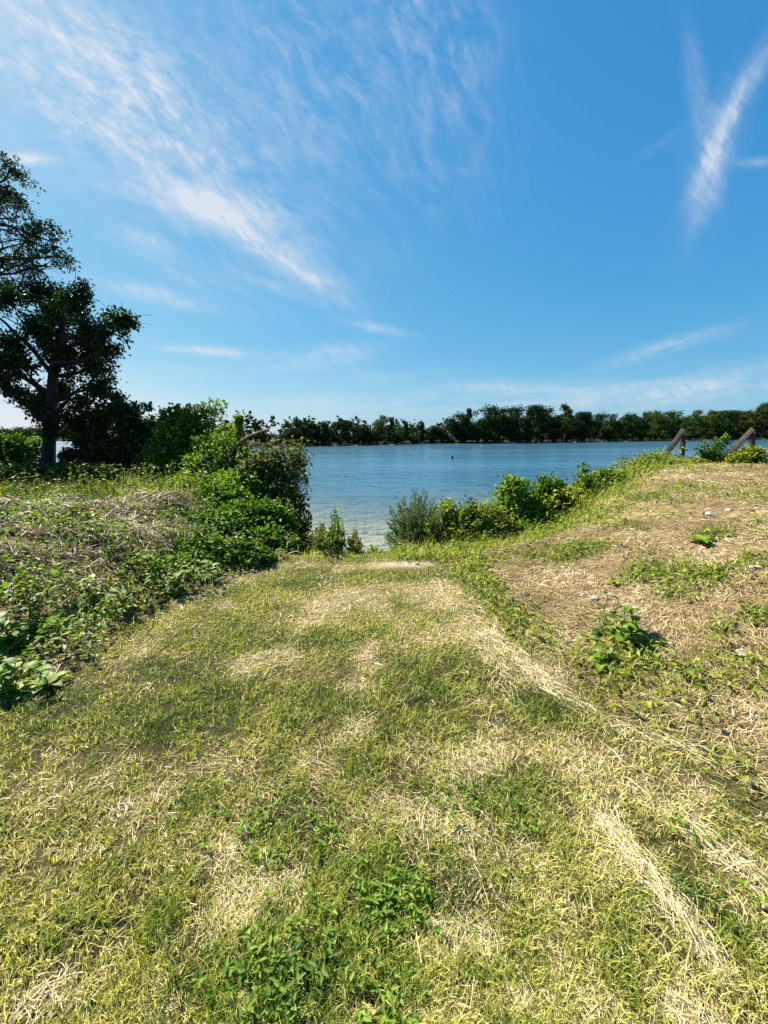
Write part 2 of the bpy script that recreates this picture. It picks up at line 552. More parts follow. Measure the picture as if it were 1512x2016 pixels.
straw_lines = [(seg_pts(p), w, s) for p, w, s in [
    ([(1180, 1605), (1255, 1700), (1340, 1800), (1400, 1900)], .045, 1.2),
    ([(1000, 1270), (1080, 1350), (1180, 1420), (1330, 1470), (1510, 1560)], .06, .55),
    ([(350, 1190), (440, 1150), (520, 1125), (610, 1112)], .12, .9),
    ([(860, 1125), (920, 1180), (985, 1262)], .07, .6),
    ([(600, 1230), (680, 1175), (760, 1150)], .12, .8),
    ([(655, 1128), (615, 1205), (555, 1290), (470, 1330)], .13, .7),
    ([(845, 1128), (905, 1200), (960, 1290), (1030, 1400)], .10, .5),
    ([(1270, 1560), (1370, 1640), (1512, 1740)], .05, .6)]]


def seg_field(x, y, pts, w):
    best = np.full(x.shape, 1e9)
    for (ax, ay), (bx, by) in zip(pts[:-1], pts[1:]):
        dx, dy = bx - ax, by - ay
        t = np.clip(((x - ax) * dx + (y - ay) * dy) / (dx * dx + dy * dy), 0, 1)
        best = np.minimum(best, (x - ax - t * dx) ** 2 + (y - ay - t * dy) ** 2)
    return np.exp(-best / (w * w))


def zones(x, y):
    """lawn, left bank, right bank weights"""
    wob = 0.25 * (fbm(x * 2.3, y * 2.3, 3, 21.) - .5)
    L = ss(xl(y) - x + wob, -0.05, 0.25)
    R = ss(x - xr(y) + wob, -0.05, 0.35)
    return np.clip(1 - L - R, 0, 1), L, R


def dryness(x, y):
    wx = x + .12 * (fbm(x * 4, y * 4, 3, 5.) - .5); wy = y + .2 * (fbm(x * 4, y * 4, 3, 8.) - .5)
    d = 1.25 * (fbm(x * 1.6, y * 1.6, 4, 31.) - .5) + .9 * (fbm(x * 7, y * 5, 3, 41.) - .5) + .27 - .04 * ss(y, 2.4, 4.0)
    for bx, by, rx, ry, w in straw_blobs: d = d + w * np.exp(-(((wx - bx) / rx) ** 2 + ((wy - by) / ry) ** 2))
    for bx, by, rx, ry, w in green_blobs: d = d - w * .8 * np.exp(-(((wx - bx) / rx) ** 2 + ((wy - by) / ry) ** 2))
    for pts, w, s in straw_lines: d = d + .45 * s * seg_field(wx, wy, pts, w * .8)
    return np.clip(d, 0, 1)


rgreen = [blob(*b) for b in [
    (1160, 1075, 55, 14, 1.), (1110, 1080, 40, 12, .9), (1230, 1010, 60, 22, 1.1), (1280, 980, 70, 20, 1.1), (1200, 1030, 40, 25, 1.), (1400, 1045, 60, 12, .9),
    (1480, 1030, 40, 12, .8), (1270, 1135, 70, 14, .7), (1410, 1130, 70, 16, 1.), (1480, 1100, 40, 12, .6), (1320, 1185, 50, 14, .7), (1480, 1215, 50, 18, .9),
    (1210, 1150, 14, 8, .9), (1290, 1320, 50, 18, .6), (1350, 960, 80, 14, .8), (1440, 975, 60, 12, .5), (940, 1080, 60, 22, 1.2), (1020, 1090, 50, 14, .8),
    (1350, 1350, 40, 12, .4), (1230, 1260, 60, 40, .5), (900, 1090, 40, 20, 1.2), (1370, 1500, 80, 40, .6), (1440, 1560, 60, 30, .5), (1400, 1230, 30, 12, .5)]]


def rbank_green(x, y):
    wx = x + .25 * (fbm(x * 3, y * 3, 3, 5.) - .5); wy = y + .3 * (fbm(x * 3, y * 3, 3, 8.) - .5)
    d = 1.9 * (fbm(x * 1.9, y * 1.9, 4, 51.) - .5) + .04
    for bx, by, rx, ry, w in rgreen: d = d + w * np.exp(-(((wx - bx) / rx) ** 2 + ((wy - by) / ry) ** 2))
    return np.clip(d, 0, 1)


# ------------------------------------------------------------------ ground sheet
def axis(parts):
    a = [np.arange(s, e, st) for s, e, st in parts]
    return np.unique(np.round(np.concatenate(a), 4))


gx = axis([(-420, -60, 24), (-60, -14, 2), (-14, -5, .2), (-5, 5, .075), (5, 14, .18), (14, 60, 2), (60, 421, 24)])
gy = axis([(-60, -2, 4), (-2, 0, .2), (0, 7, .06), (7, 16, .15), (16, 40, .8), (40, 110, 5), (110, 200, 20)])
X, Y = np.meshgrid(gx, gy)
Z = height(X, Y)
Vg = np.stack([X, Y, Z], -1).reshape(-1, 3)
nx, ny = len(gx), len(gy)
ii = (np.arange(ny - 1)[:, None] * nx + np.arange(nx - 1)[None]).ravel()
lawn, Lb, Rb = zones(Vg[:, 0], Vg[:, 1])
dry = dryness(Vg[:, 0], Vg[:, 1])
cg = pal(dry, [(0, (.035, .035, .010)), (.5, (.085, .07, .028)), (1, (.22, .17, .09))])
cL = pal(fbm(Vg[:, 0] * 1.5, Vg[:, 1] * 1.5, 3), [(.3, (.035, .03, .013)), (.7, (.10, .07, .04))])
cR = pal(rbank_green(Vg[:, 0], Vg[:, 1]), [(0, (.20, .14, .08)), (.5, (.11, .10, .036)), (1, (.05, .065, .015))])
cc = cg * lawn[:, None] + cL * Lb[:, None] + cR * Rb[:, None]
sand = ss(-Vg[:, 2], 1.95, 2.2)[:, None]
cc = cc * (1 - sand) + np.array([.40, .345, .255]) * sand
# the bare sandy hump at the brow of the track
hp = hit(800, 1116)
hump = np.exp(-(((Vg[:, 0] - hp[0]) / .34) ** 2 + ((Vg[:, 1] - hp[1] - .05) / .10) ** 2))
Vg[:, 2] += .025 * hump
cc = cc * (1 - np.clip(hump * 1.5, 0, 1)[:, None]) + np.array([.40, .34, .26]) * np.clip(hump * 1.5, 0, 1)[:, None]
tag(mk('ground', Vg, [np.stack([ii, ii + 1, ii + nx + 1, ii + nx], -1)], M_ground, cc, smooth=True), kind='structure')

# ------------------------------------------------------------------ lake
wx_ = axis([(-2400, -420, 180), (-420, -60, 20), (-60, 60, 2), (60, 420, 20), (420, 2401, 180)])
wy_ = axis([(9, 50, .5), (50, 120, 4), (120, 400, 20), (400, 2401, 200)])
X, Y = np.meshgrid(wx_, wy_)
dp = np.clip(WATER - height(X, Y), 0, 14)
Vw = np.stack([X, Y, np.full_like(X, WATER)], -1).reshape(-1, 3)
nx, ny = len(wx_), len(wy_)
ii = (np.arange(ny - 1)[:, None] * nx + np.arange(nx - 1)[None]).ravel()
lake = mk('lake', Vw, [np.stack([ii, ii + 1, ii + nx + 1, ii + nx], -1)], M_water, smooth=True)
a = lake.data.attributes.new('depth', 'FLOAT', 'POINT')
a.data.foreach_set('value', dp.ravel().astype(np.float32))
tag(lake, kind='structure')

# ------------------------------------------------------------------ far shore
SH = np.array([(-1500, 1100), (-900, 800), (-420, 560), (-210, 300), (-120, 165), (-84, 141), (-48, 141), (-31, 152), (20, 196), (66, 195), (150, 236), (300, 304), (520, 400), (1500, 700)], float)
sp = np.concatenate([[0], np.cumsum(np.linalg.norm(np.diff(SH, axis=0), axis=1))])
sN = np.linspace(0, sp[-1], 420)
SX, SY = np.interp(sN, sp, SH[:, 0]), np.interp(sN, sp, SH[:, 1])
wobs = 5 * (fbm(sN * .03, sN * 0, 3, 3.) - .5) + 3 * (fbm(sN * .12, sN * 0, 2, 7.) - .5)
SY = SY + wobs
offs = [-6, 0, 1.2, 3.0, 5, 12, 40, 110, 260, 700]


def land(off, x):
    base = np.interp(off, [-6, 0, 1.2, 3, 5, 12, 40, 110, 260, 700], [-1.2, -.05, .38, .7, 1.0, 1.6, 3, 4, 6, 10])
    return WATER + base + ss(x, 120, 230) * np.interp(off, [0, 8, 60, 160, 300], [0, 0, 7, 12, 12])


Vs = np.concatenate([np.stack([SX, SY + o, land(o, SX)], -1) for o in offs])
n = len(sN)
fs = np.concatenate([np.stack([np.arange(n - 1) + k * n, np.arange(1, n) + k * n, np.arange(1, n) + (k + 1) * n, np.arange(n - 1) + (k + 1) * n], -1) for k in range(len(offs) - 1)])
bare = fbm(SX * .05, SX * 0, 3, 4.)
cs = []
for o in offs:
    sandm = ss(bare, .30, .45) if 0 <= o <= 1.3 else np.zeros(n)
    if o < 0: sandm = np.ones(n)
    cs.append(np.array([.014, .020, .007]) * (1 - sandm[:, None]) + np.array([.46, .38, .28]) * sandm[:, None])
tag(mk('far_shore', Vs, [fs], M_ground, np.concatenate(cs), smooth=True), kind='structure')


def shore_y(x): return float(np.interp(x, SX, SY))


# ------------------------------------------------------------------ leaf and stem builders
def leaf_mesh(P, D, N, L, W, fold=0.25, ovate=False, curl=0.0):
    """P base points, D directions, N rough normals, L lengths, W widths"""
    n = len(P)
    D = unit(D); S = unit(np.cross(D, N)); N = unit(np.cross(S, D))
    L = np.broadcast_to(np.asarray(L, float), (n,))[:, None]; W = np.broadcast_to(np.asarray(W, float), (n,))[:, None]
    up = N * W * fold
    if ovate:
        m1 = P + D * L * .33; m2 = P + D * L * .68 - N * L * curl * .4
        V = np.stack([P, m1 + S * W * .5 + up, m2 + S * W * .36 + up * .8, P + D * L - N * L * curl, m2 - S * W * .36 + up * .8, m1 - S * W * .5 + up], 1)
        b = np.arange(n)[:, None] * 6
        Fc = np.concatenate([b + np.array([0, 1, 2, 3])[None], b + np.array([0, 3, 4, 5])[None]])
        return V.reshape(-1, 3), Fc, 6
    mid = P + D * L * .5
    V = np.stack([P, mid + S * W * .5 + up, P + D * L - N * L * curl, mid - S * W * .5 + up], 1)
    b = np.arange(n)[:, None] * 4
    Fc = np.concatenate([b + np.array([0, 1, 2])[None], b + np.array([0, 2, 3])[None]])
    return V.reshape(-1, 3), Fc, 4


def tubes(lines, sides=5):
    """lines: list of (points (k,3), radii (k,))"""
    Vs, Fs, off = [], [], 0
    ang = np.arange(sides) / sides * 2 * math.pi
    for pts, rad in lines:
        pts = np.asarray(pts, float); rad = np.asarray(rad, float)
        t = unit(np.gradient(pts, axis=0))
        ref = np.where(np.abs(t[:, 2:3]) > .9, np.array([[1., 0, 0]]), np.array([[0, 0, 1.]]))
        s = unit(np.cross(t, ref)); b = np.cross(t, s)
        ring = pts[:, None] + rad[:, None, None] * (np.cos(ang)[None, :, None] * s[:, None] + np.sin(ang)[None, :, None] * b[:, None])
        k = len(pts)
        Vs.append(ring.reshape(-1, 3))
        i = (np.arange(k - 1)[:, None] * sides + np.arange(sides)[None]).ravel()
        j = (np.arange(k - 1)[:, None] * sides + (np.arange(sides)[None] + 1) % sides).ravel()
        Fs.append(np.stack([i, j, j + sides, i + sides], -1) + off)
        off += k * sides
    return np.concatenate(Vs), np.concatenate(Fs)


def curve(a, b, sag=0.0, wob=0.03, k=7):
    a = np.asarray(a, float); b = np.asarray(b, float)
    t = np.linspace(0, 1, k)[:, None]
    p = a * (1 - t) + b * t
    L = np.linalg.norm(b - a)
    for f_ in (1, 2, 3):
        p = p + np.sin(math.pi * f_ * t) * rng.normal(0, wob * L * 1.1 / f_, (1, 3))
    p[1:-1] += rng.normal(0, wob * L * .12, (k - 2, 3))
    p[:, 2] += sag * L * np.sin(math.pi * t[:, 0])
    return p


PAL_LIT = [(0, (0.0162, 0.0365, 0.0065)), (0.6, (0.0405, 0.0729, 0.0113)), (1, (0.081, 0.1134, 0.0178))]  # sunlight put into the leaf colour, mostly for far trees on the right
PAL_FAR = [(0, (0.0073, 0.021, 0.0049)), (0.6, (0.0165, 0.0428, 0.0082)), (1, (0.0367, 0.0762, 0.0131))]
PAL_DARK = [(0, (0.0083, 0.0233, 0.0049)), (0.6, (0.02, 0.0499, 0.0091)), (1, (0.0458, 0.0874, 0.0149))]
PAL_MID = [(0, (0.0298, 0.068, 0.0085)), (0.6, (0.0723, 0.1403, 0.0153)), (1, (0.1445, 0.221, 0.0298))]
PAL_BRIGHT = [(0, (0.048, 0.104, 0.0096)), (0.5, (0.112, 0.2, 0.0176)), (1, (0.216, 0.288, 0.036))]
PAL_YEL = [(0, (0.072, 0.108, 0.0116)), (0.5, (0.171, 0.216, 0.0234)), (1, (0.324, 0.324, 0.054))]
PAL_OLIVE = [(0, (0.032, 0.048, 0.0104)), (0.5, (0.08, 0.1, 0.02)), (1, (0.168, 0.168, 0.044))]
PAL_BLUE = [(0, (0.027, 0.0585, 0.0225)), (0.6, (0.054, 0.099, 0.0405)), (1, (0.099, 0.153, 0.063))]


def crown_leaves(blobs, nl, L, W, palette, droop=.35, gap=.42, gapscale=2.2, twig=.5, per=9, ovate=False, fold=.25, upbias=.3, sub=0, fmax=.46):
    """blobs (c, r, weight): leaves hang along short twigs that fill each blob unevenly"""
    Ps, Ds, Ts = [], [], []
    if sub:
        nb = []
        for c, r, w in blobs:
            k = max(3, int(sub * rng.uniform(.8, 1.2)))
            for _ in range(k):
                u_ = unit(rng.normal(size=3)); q_ = rng.random() ** .45 * .86
                f_ = rng.uniform(.2, fmax)
                nb.append((np.asarray(c) + u_ * q_ * r, np.asarray(r) * f_ * np.array([1.15, 1.15, .8]), w))
        blobs = nb
    wsum = sum(b[2] * b[1][0] * b[1][1] for b in blobs) if False else sum((b[1][0] * b[1][2]) * b[2] for b in blobs)
    for c, r, w in blobs:
        c = np.asarray(c); r = np.asarray(r)
        nt = max(4, int(nl * (r[0] * r[2] * w) / wsum / per))
        dirs = unit(rng.normal(size=(nt * 2, 3)) * np.array([1, 1, .9]))
        rad = rng.random(nt * 2) ** .42
        lump = fbm(dirs[:, 0] * gapscale + c[0] * 1.7 + dirs[:, 2] * 1.3, dirs[:, 1] * gapscale + c[2] * 2.1, 2, 5.)
        rad = rad * (.72 + .56 * lump)
        keep = (lump > gap - .12) | (rng.random(nt * 2) < .3)
        idx = np.flatnonzero(keep)[:nt]
        dirs, rad, lump = dirs[idx], rad[idx], lump[idx]
        e = c + dirs * rad[:, None] * r
        tw = unit(dirs * np.array([1, 1, .7]) + rng.normal(0, .45, dirs.shape)) * (twig * r.mean() * (.5 + rng.random((len(e), 1))))
        t = rng.random((len(e), per))
        pos = e[:, None] - tw[:, None] * (1 - t[..., None]) + rng.normal(0, L * .45, (len(e), per, 3))
        dd = unit(tw)[:, None] * .7 + rng.normal(0, .65, pos.shape)
        dd[..., 2] -= droop
        tone = np.clip(.5 * lump[:, None] + .25 + rng.normal(0, .2, (len(e), per)), 0, 1)
        Ps.append(pos.reshape(-1, 3)); Ds.append(dd.reshape(-1, 3)); Ts.append(tone.ravel())
    P, D, T = np.concatenate(Ps), np.concatenate(Ds), np.concatenate(Ts)
    N = rng.normal(0, .6, P.shape) + np.array([0, 0, upbias + .5])
    sz = .7 + .6 * rng.random(len(P))
    V, Fc, k = leaf_mesh(P, D, N, L * sz, W * sz, fold, ovate, .12)
    return V, Fc, np.repeat(pal(T, palette), k, axis=0)


def spray_leaves(blobs, origin, nl, L, W, palette, per=26, spread=.05, droop=.2, upbias=.4, foot=0.0, t0=.3, back=.55, bend=.08):
    """long shoots from an origin (or from inside each blob when origin is None) with leaves set along them"""
    Ps, Ds, Ts, lines = [], [], [], []
    ar = np.array([b[1][0] * b[1][2] * b[2] for b in blobs]); ar = ar / ar.sum()
    for (c, r, w), a in zip(blobs, ar):
        ns = max(5, int(nl * a / per))
        for _ in range(ns):
            dr = unit(rng.normal(size=3) * np.array([1, 1, 1.0]) + np.array([0, 0, .25]))
            e = c + dr * r * (.35 + .8 * rng.random() ** .6)
            if origin is None:
                s0 = c - dr * r * back * rng.random() + rng.normal(0, .12, 3) * r
            else:
                s0 = origin + np.array([(c[0] - origin[0]) * .55 + rng.normal(0, r[0] * .45) * foot, (c[1] - origin[1]) * .55 + rng.normal(0, r[1] * .45) * foot, 0])
                s0[2] = gz(s0[0], s0[1]) - .01
            p = curve(s0, e, .10 * rng.random(), bend, 7)
            lines.append(p)
            t = t0 + (1 - t0) * rng.random(per) ** .8
            q = np.stack([np.interp(t, np.linspace(0, 1, 7), p[:, j]) for j in range(3)], -1)
            dd = unit(e - s0) * .6 + rng.normal(0, .6, q.shape); dd[:, 2] -= droop
            Ps.append(q + rng.normal(0, spread, q.shape)); Ds.append(dd)
            Ts.append(np.clip(.15 + .45 * t + rng.normal(0, .12) + rng.normal(0, .16, per), 0, 1))
    P, D, T = np.concatenate(Ps), np.concatenate(Ds), np.concatenate(Ts)
    N = rng.normal(0, .6, P.shape) + np.array([0, 0, upbias + .4])
    sz = .6 + .7 * rng.random(len(P))
    V, Fc, k = leaf_mesh(P, D, N, L * sz, W * sz, .25, False, .15)
    return V, Fc, np.repeat(pal(T, palette), k, axis=0), lines


def pblob(px, py, d, rx, ry, w=1.0, rd=None):
    s = d / F_PX
    return (at(px, py, d), np.array([rx * s, (rd if rd else (rx + ry) / 2 * .9) * s, ry * s]), w)


def ground_at(px, d):
    """ground point under picture column px at depth d"""
    x = (px - CX) / F_PX * d
    y = d
    for _ in range(6):
        z = gz(x, y)
        # depth along camera axis = y cos p - (z - camz) sin p
        y = (d + (z - CAM[2]) * math.sin(PITCH)) / math.cos(PITCH)
    return np.array([x, y, gz(x, y)])


def plant(name, label, cat, base_px, d, blobs, nl, L, W, palette, mat=None, woodmat=None, stem_r=.02, foliage='foliage', stem='stem',
          group=None, ovate=False, droop=.35, gap=.42, twig=.5, per=9, subs=3, wob=.06, upbias=.3, extra=None, nstem=None, sub=8, spray=False, foot=.8):
    b = ground_at(base_px, d)
    nl = int(nl * 1.45)
    root = empty(name, b)
    tag(root, label, cat, group)
    bl = [pblob(*q) if len(q) >= 5 and not hasattr(q[0], '__len__') else q for q in blobs]
    if cat in ('bush', 'shrub') and not spray:
        for c_, r_, w_ in list(bl):
            g0 = max(b[2], gz(c_[0], c_[1])) if c_[1] < b[1] + 1.2 else b[2]
            gap_ = c_[2] - r_[2] * .6 - g0
            if gap_ > .06:
                bl.append((np.array([c_[0] * .85 + b[0] * .15, c_[1], g0 + gap_ * .5]), np.array([r_[0] * .85, r_[1] * .85, gap_ * .62 + .05]), .9))
    V, Fc, c = crown_leaves(bl, nl, L, W, palette, droop, gap, 2.2, twig * 1.5, per, ovate, .25, upbias, sub=sub)
    lines = []
    if spray:
        V, Fc, c, sh = spray_leaves(bl, b, nl * 1.15, L, W, palette, foot=foot)
        lines += [(q, np.linspace(.006, .002, 7)) for q in sh[::3]]
    mk(foliage, V, [Fc], mat or M_leaf, c, root)
    for i, (cc_, r, w) in enumerate(bl[:nstem] if nstem else bl):
        s0 = b + np.array([rng.normal(0, stem_r * 2), rng.normal(0, stem_r * 2), -.05])
        p = curve(s0, cc_, .05, wob)
        lines.append((p, np.linspace(stem_r, stem_r * .35, len(p))))
        for _ in range(subs):
            e = cc_ + unit(rng.normal(size=3)) * r * .7
            k = rng.integers(2, 6)
            p2 = curve(p[k], e, .05, .08, 5)
            lines.append((p2, np.linspace(stem_r * .4, stem_r * .12, 5)))
    if extra: lines += extra
    V, Fc = tubes(lines, 5)
    mk(stem, V, [Fc], woodmat or M_twig, None, root, True)
    return root


# ------------------------------------------------------------------ far trees
def far_variant(seed, kind, light=0):
    r = np.random.default_rng(seed)
    blobs = []
    if kind == 'round':
        for i in range(12):
            a = r.random() * 6.28; h = .2 + .66 * r.random(); q = .22 * (1.1 - abs(h - .55))
            blobs.append((np.array([math.cos(a) * q, math.sin(a) * q, h]), np.array([.17, .17, .14]) * (.8 + .5 * r.random()), 1))
        blobs.append((np.array([0, 0, .86]), np.array([.14, .14, .11]), 1))
    elif kind == 'tall':
        for i in range(11):
            a = r.random() * 6.28; h = .2 + .72 * i / 10; q = .11 * (1.2 - h * .6)
            blobs.append((np.array([math.cos(a) * q, math.sin(a) * q, h]), np.array([.12, .12, .10]) * (1.15 - .35 * h), 1))
    else:
        for i in range(10):
            a = r.random() * 6.28; h = .15 + .6 * r.random(); q = .33 * math.sqrt(r.random())
            blobs.append((np.array([math.cos(a) * q, math.sin(a) * q, h]), np.array([.2, .2, .16]) * (.8 + .5 * r.random()), 1))
    global rng
    keep, rng = rng, np.random.default_rng(seed + 50)
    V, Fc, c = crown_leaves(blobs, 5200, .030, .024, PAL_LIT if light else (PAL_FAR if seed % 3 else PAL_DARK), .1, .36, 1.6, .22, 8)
    Vt, Ft = tubes([(curve((0, 0, -.05), (0.01, 0, .8), 0, .03), np.linspace(.022, .005, 7))] +
                   [(curve((0, 0, .25 + .04 * i), b[0], 0, .05), np.linspace(.01, .003, 7)) for i, b in enumerate(blobs[:6])], 5)
    rng = keep
    me_o = mk('broadleaf_tree', np.concatenate([V, Vt]), [Fc, Ft + len(V)], None, np.concatenate([c, np.tile([[.05, .04, .03]], (len(Vt), 1))]),
              mats=[M_far, M_bark], midx=np.concatenate([np.zeros(len(Fc)), np.ones(len(Ft))]))
    me = me_o.data
    bpy.data.objects.remove(me_o)
    return me


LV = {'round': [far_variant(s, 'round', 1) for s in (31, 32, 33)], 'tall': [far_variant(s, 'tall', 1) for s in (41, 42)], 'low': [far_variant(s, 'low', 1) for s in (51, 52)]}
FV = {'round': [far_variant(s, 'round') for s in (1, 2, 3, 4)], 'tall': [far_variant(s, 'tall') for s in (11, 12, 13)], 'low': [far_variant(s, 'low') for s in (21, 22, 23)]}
WOODS = 'trees of the wood along the far shore'


def section(px):
    for lim, t in [(560, 'behind the left bushes'), (690, 'past the vine-draped shrub'), (760, 'near the tall dome-shaped tree'), (845, 'at the low gap in the wood'), (910, 'above the buoy'), (985, 'at the left end of the tall grove'),
                   (1060, 'in the middle of the tall grove'), (1125, 'at the right end of the tall grove'), (1210, 'above the spiky weed'), (1300, 'left of the grey post'), (1400, 'behind the grey post'), (1470, 'between the two posts'), (9999, 'behind the reddish post')]:
        if px < lim: return t


def far_tree(px, top, kind, back=4.0, wid=1.0, label=None, k=None):
    # find the shore along this picture column
    u = ray(px, 868); x = 0.0; y = 200.0
    for _ in range(30):
        y = shore_y(x) + back
        x = u[0] / u[1] * y
    base = land(back, x)
    d = y * math.cos(PITCH) + (CAM[2] - 10) * math.sin(PITCH)
    ztop = at(px, top, y / ray(px, top)[1])[2]
    h = max(ztop - base, 3)
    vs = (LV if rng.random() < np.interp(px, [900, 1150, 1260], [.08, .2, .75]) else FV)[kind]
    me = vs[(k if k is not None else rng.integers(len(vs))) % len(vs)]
    o = bpy.data.objects.new('broadleaf_tree', me)
    o.location = (x, y, base)
    o.scale = (h * wid, h * wid, h * 1.03)
    o.rotation_euler = (0, 0, rng.random() * 6.28)
    COL.objects.link(o)
    tag(o, label or ('%s %s far-shore tree %s' % ({'round': 'round-crowned', 'tall': 'slim upright', 'low': 'low spreading'}[kind], 'second-row' if back > 12 else 'waterside', section(px))), 'tree', WOODS)
    return o


skyline = [(566, 838, 'low'), (585, 818, 'round', 'tall round-headed tree at the far shore just past the vine-draped shrub'), (604, 838, 'low'), (618, 834, 'round'), (632, 829, 'round'), (649, 835, 'low'),
           (669, 828, 'round'), (688, 826, 'round'), (706, 821, 'round', 'broad spreading tree midway between the round-headed tree and the tall dome on the far shore'), (720, 829, 'low'), (732, 836, 'low'),
           (752, 816, 'round', 'tall dome-shaped tree standing clear of its neighbours left of the low wood gap'), (769, 822, 'tall'), (785, 836, 'low'), (798, 828, 'tall', 'thin spindly tree on the far shore left of the gap in the wood'),
           (813, 838, 'low'), (828, 829, 'tall'), (851, 830, 'low'), (871, 832, 'low'), (890, 821, 'round'), (905, 812, 'round', 'yellowish green tree rising at the left end of the tall far grove'),
           (918, 805, 'tall'), (937, 804, 'round'), (953, 815, 'low'), (972, 797, 'round', 'very tall full tree on the far shore above and right of the buoy'), (990, 800, 'round'), (1004, 798, 'round'), (1022, 811, 'low'),
           (1037, 805, 'tall'), (1057, 794, 'round', 'broad tall tree at the middle of the tall far grove'), (1078, 799, 'round'), (1092, 815, 'low'), (1108, 797, 'tall', 'tall columnar tree closing the right end of the tall far grove'),
           (1122, 812, 'low'), (1138, 810, 'round'), (1152, 808, 'round'), (1171, 812, 'round'), (1186, 820, 'low'), (1204, 813, 'round'), (1224, 820, 'round'), (1244, 812, 'round'), (1264, 814, 'round'),
           (1288, 808, 'round'), (1317, 810, 'round'), (1343, 813, 'low'), (1370, 818, 'round'), (1393, 806, 'round'), (1426, 806, 'round'), (1452, 808, 'round'), (1482, 797, 'tall', 'slender tree topping the far wooded hill between the two post tops'),
           (1502, 790, 'round'), (1530, 795, 'round'), (545, 842, 'low'), (520, 845, 'round'), (495, 846, 'low'), (470, 850, 'low'), (400, 850, 'round'), (372, 852, 'low'), (345, 852, 'round'), (318, 855, 'low')]
for q in skyline:
    px, top, kind = q[:3]
    far_tree(px, top, kind, 4 + 4 * rng.random(), {'round': .95, 'tall': 1.0, 'low': 1.15}[kind] * (.9 + .25 * rng.random()), q[3] if len(q) > 3 else None)
# second row on the rising ground behind, seen between the front ones
for px in np.arange(575, 1520, 21):
    t = np.interp(px, [575, 690, 760, 830, 900, 960, 1110, 1200, 1290, 1345, 1400, 1512], [842, 834, 832, 841, 826, 812, 812, 826, 806, 811, 804, 800])
    far_tree(px + rng.normal(0, 4), t + 6 + rng.normal(0, 4), 'round' if rng.random() < .7 else 'low', 22 + 18 * rng.random(), 1.0)
# bushes at the water's edge
SHB = 'low bushes at the foot of the far wood'
for px in np.arange(572, 1520, 11):
    o = far_tree(px + rng.normal(0, 5), 856 - 2 + rng.normal(0, 4) - (px > 1200) * 7, 'low', 2.2 + 1.5 * rng.random(), 1.2)
    o.name = 'shore_bush'
    tag(o, 'low bush at the far water edge ' + section(px), 'bush', SHB)
# drifted dead trunks on the far sand
for px0, py0, px1, py1, lb in [(995, 868, 1026, 874, 'pale fallen trunk lying on the far shore below the tall grove'), (1072, 873, 1090, 871, 'small bleached log at the water edge below the tall grove')]:
    x = 0.; u = ray(px0, 872)
    for _ in range(30): y = shore_y(x) + .8; x = u[0] / u[1] * y
    a_ = np.array([x, y, land(.8, x) + 1.0]); b_ = a_ + np.array([(px1 - px0) * y / 760, -.6, -1.0])
    V, Fc = tubes([(curve(a_, b_, 0, .03), np.linspace(.25, .12, 7)), (curve((a_ + b_) / 2, (a_ + b_) / 2 + np.array([2, .5, 1.4]), 0, .05), np.linspace(.12, .04, 7))])
    tag(mk('fallen_trunk', V, [Fc], M_deadwood, smooth=True), lb, 'log')
# the mass of wood beyond and the distant left shore
bl = []
for i in range(190):
    x = -900 + 860 * (i / 190) ** .8 + rng.normal(0, 6)
    off = 6 + 20 * rng.random(); y = shore_y(x) + off; h = 8 + 6 * rng.random() + (10 if x < -420 else 0)
    bl.append((np.array([x, y, land(off, x) + h * .5]), np.array([h * .7, h * .6, h * .55]), 1))
for i in range(170):
    x = -40 + 420 * i / 170 + rng.normal(0, 3); off = 7 + 40 * rng.random(); y = shore_y(x) + off; h = 8.6 + 2.2 * rng.random() + 3 * float(ss(x, 130, 220))
    bl.append((np.array([x, y, land(off, x) + h * .45]), np.array([h * .6, h * .5, h * .52]), 1))
V, Fc, c = crown_leaves(bl, 56000, 1.8, 1.4, PAL_FAR, .1, .4, 1.8, .25, 8)
tag(mk('far_wood', V, [Fc], M_farstuff, c), kind='stuff')

# ------------------------------------------------------------------ buoy
bz = at(890, 909, 1); dd_ = ray(890, 908.5); t_ = (WATER - CAM[2]) / dd_[2]
bp_ = CAM + dd_ * t_
br_ = empty('buoy', bp_)
tag(br_, 'small dark green can buoy floating alone on the lake', 'buoy')
k_ = t_ / F_PX * 1.35


def lathe(prof, n=20):
    a = np.arange(n) / n * 2 * math.pi
    V = np.concatenate([np.stack([r * np.cos(a), r * np.sin(a), np.full(n, z)], -1) for r, z in prof])
    Fq = np.concatenate([np.stack([np.arange(n) + i * n, (np.arange(n) + 1) % n + i * n, (np.arange(n) + 1) % n + (i + 1) * n, np.arange(n) + (i + 1) * n], -1) for i in range(len(prof) - 1)])
    return V, Fq


H_ = 8 * k_
V, Fq = lathe([(.01, -.3), (1.7 * k_, -.28), (1.75 * k_, 0), (1.6 * k_, H_ * .08), (1.5 * k_, H_ * .12), (1.5 * k_, H_ * .62), (.01, H_ * .63)])
mk('float_body', V + bp_, [Fq], M_buoy, None, br_, True)
V, Fq = lathe([(.01, H_ * .632), (1.8 * k_, H_ * .632), (2.0 * k_, H_ * .72), (2.0 * k_, H_ * .95), (1.7 * k_, H_), (.01, H_ * 1.01)])
mk('top_mark', V + bp_ + np.array([-.3 * k_, 0, 0]), [Fq], M_buoytop, None, br_, True)

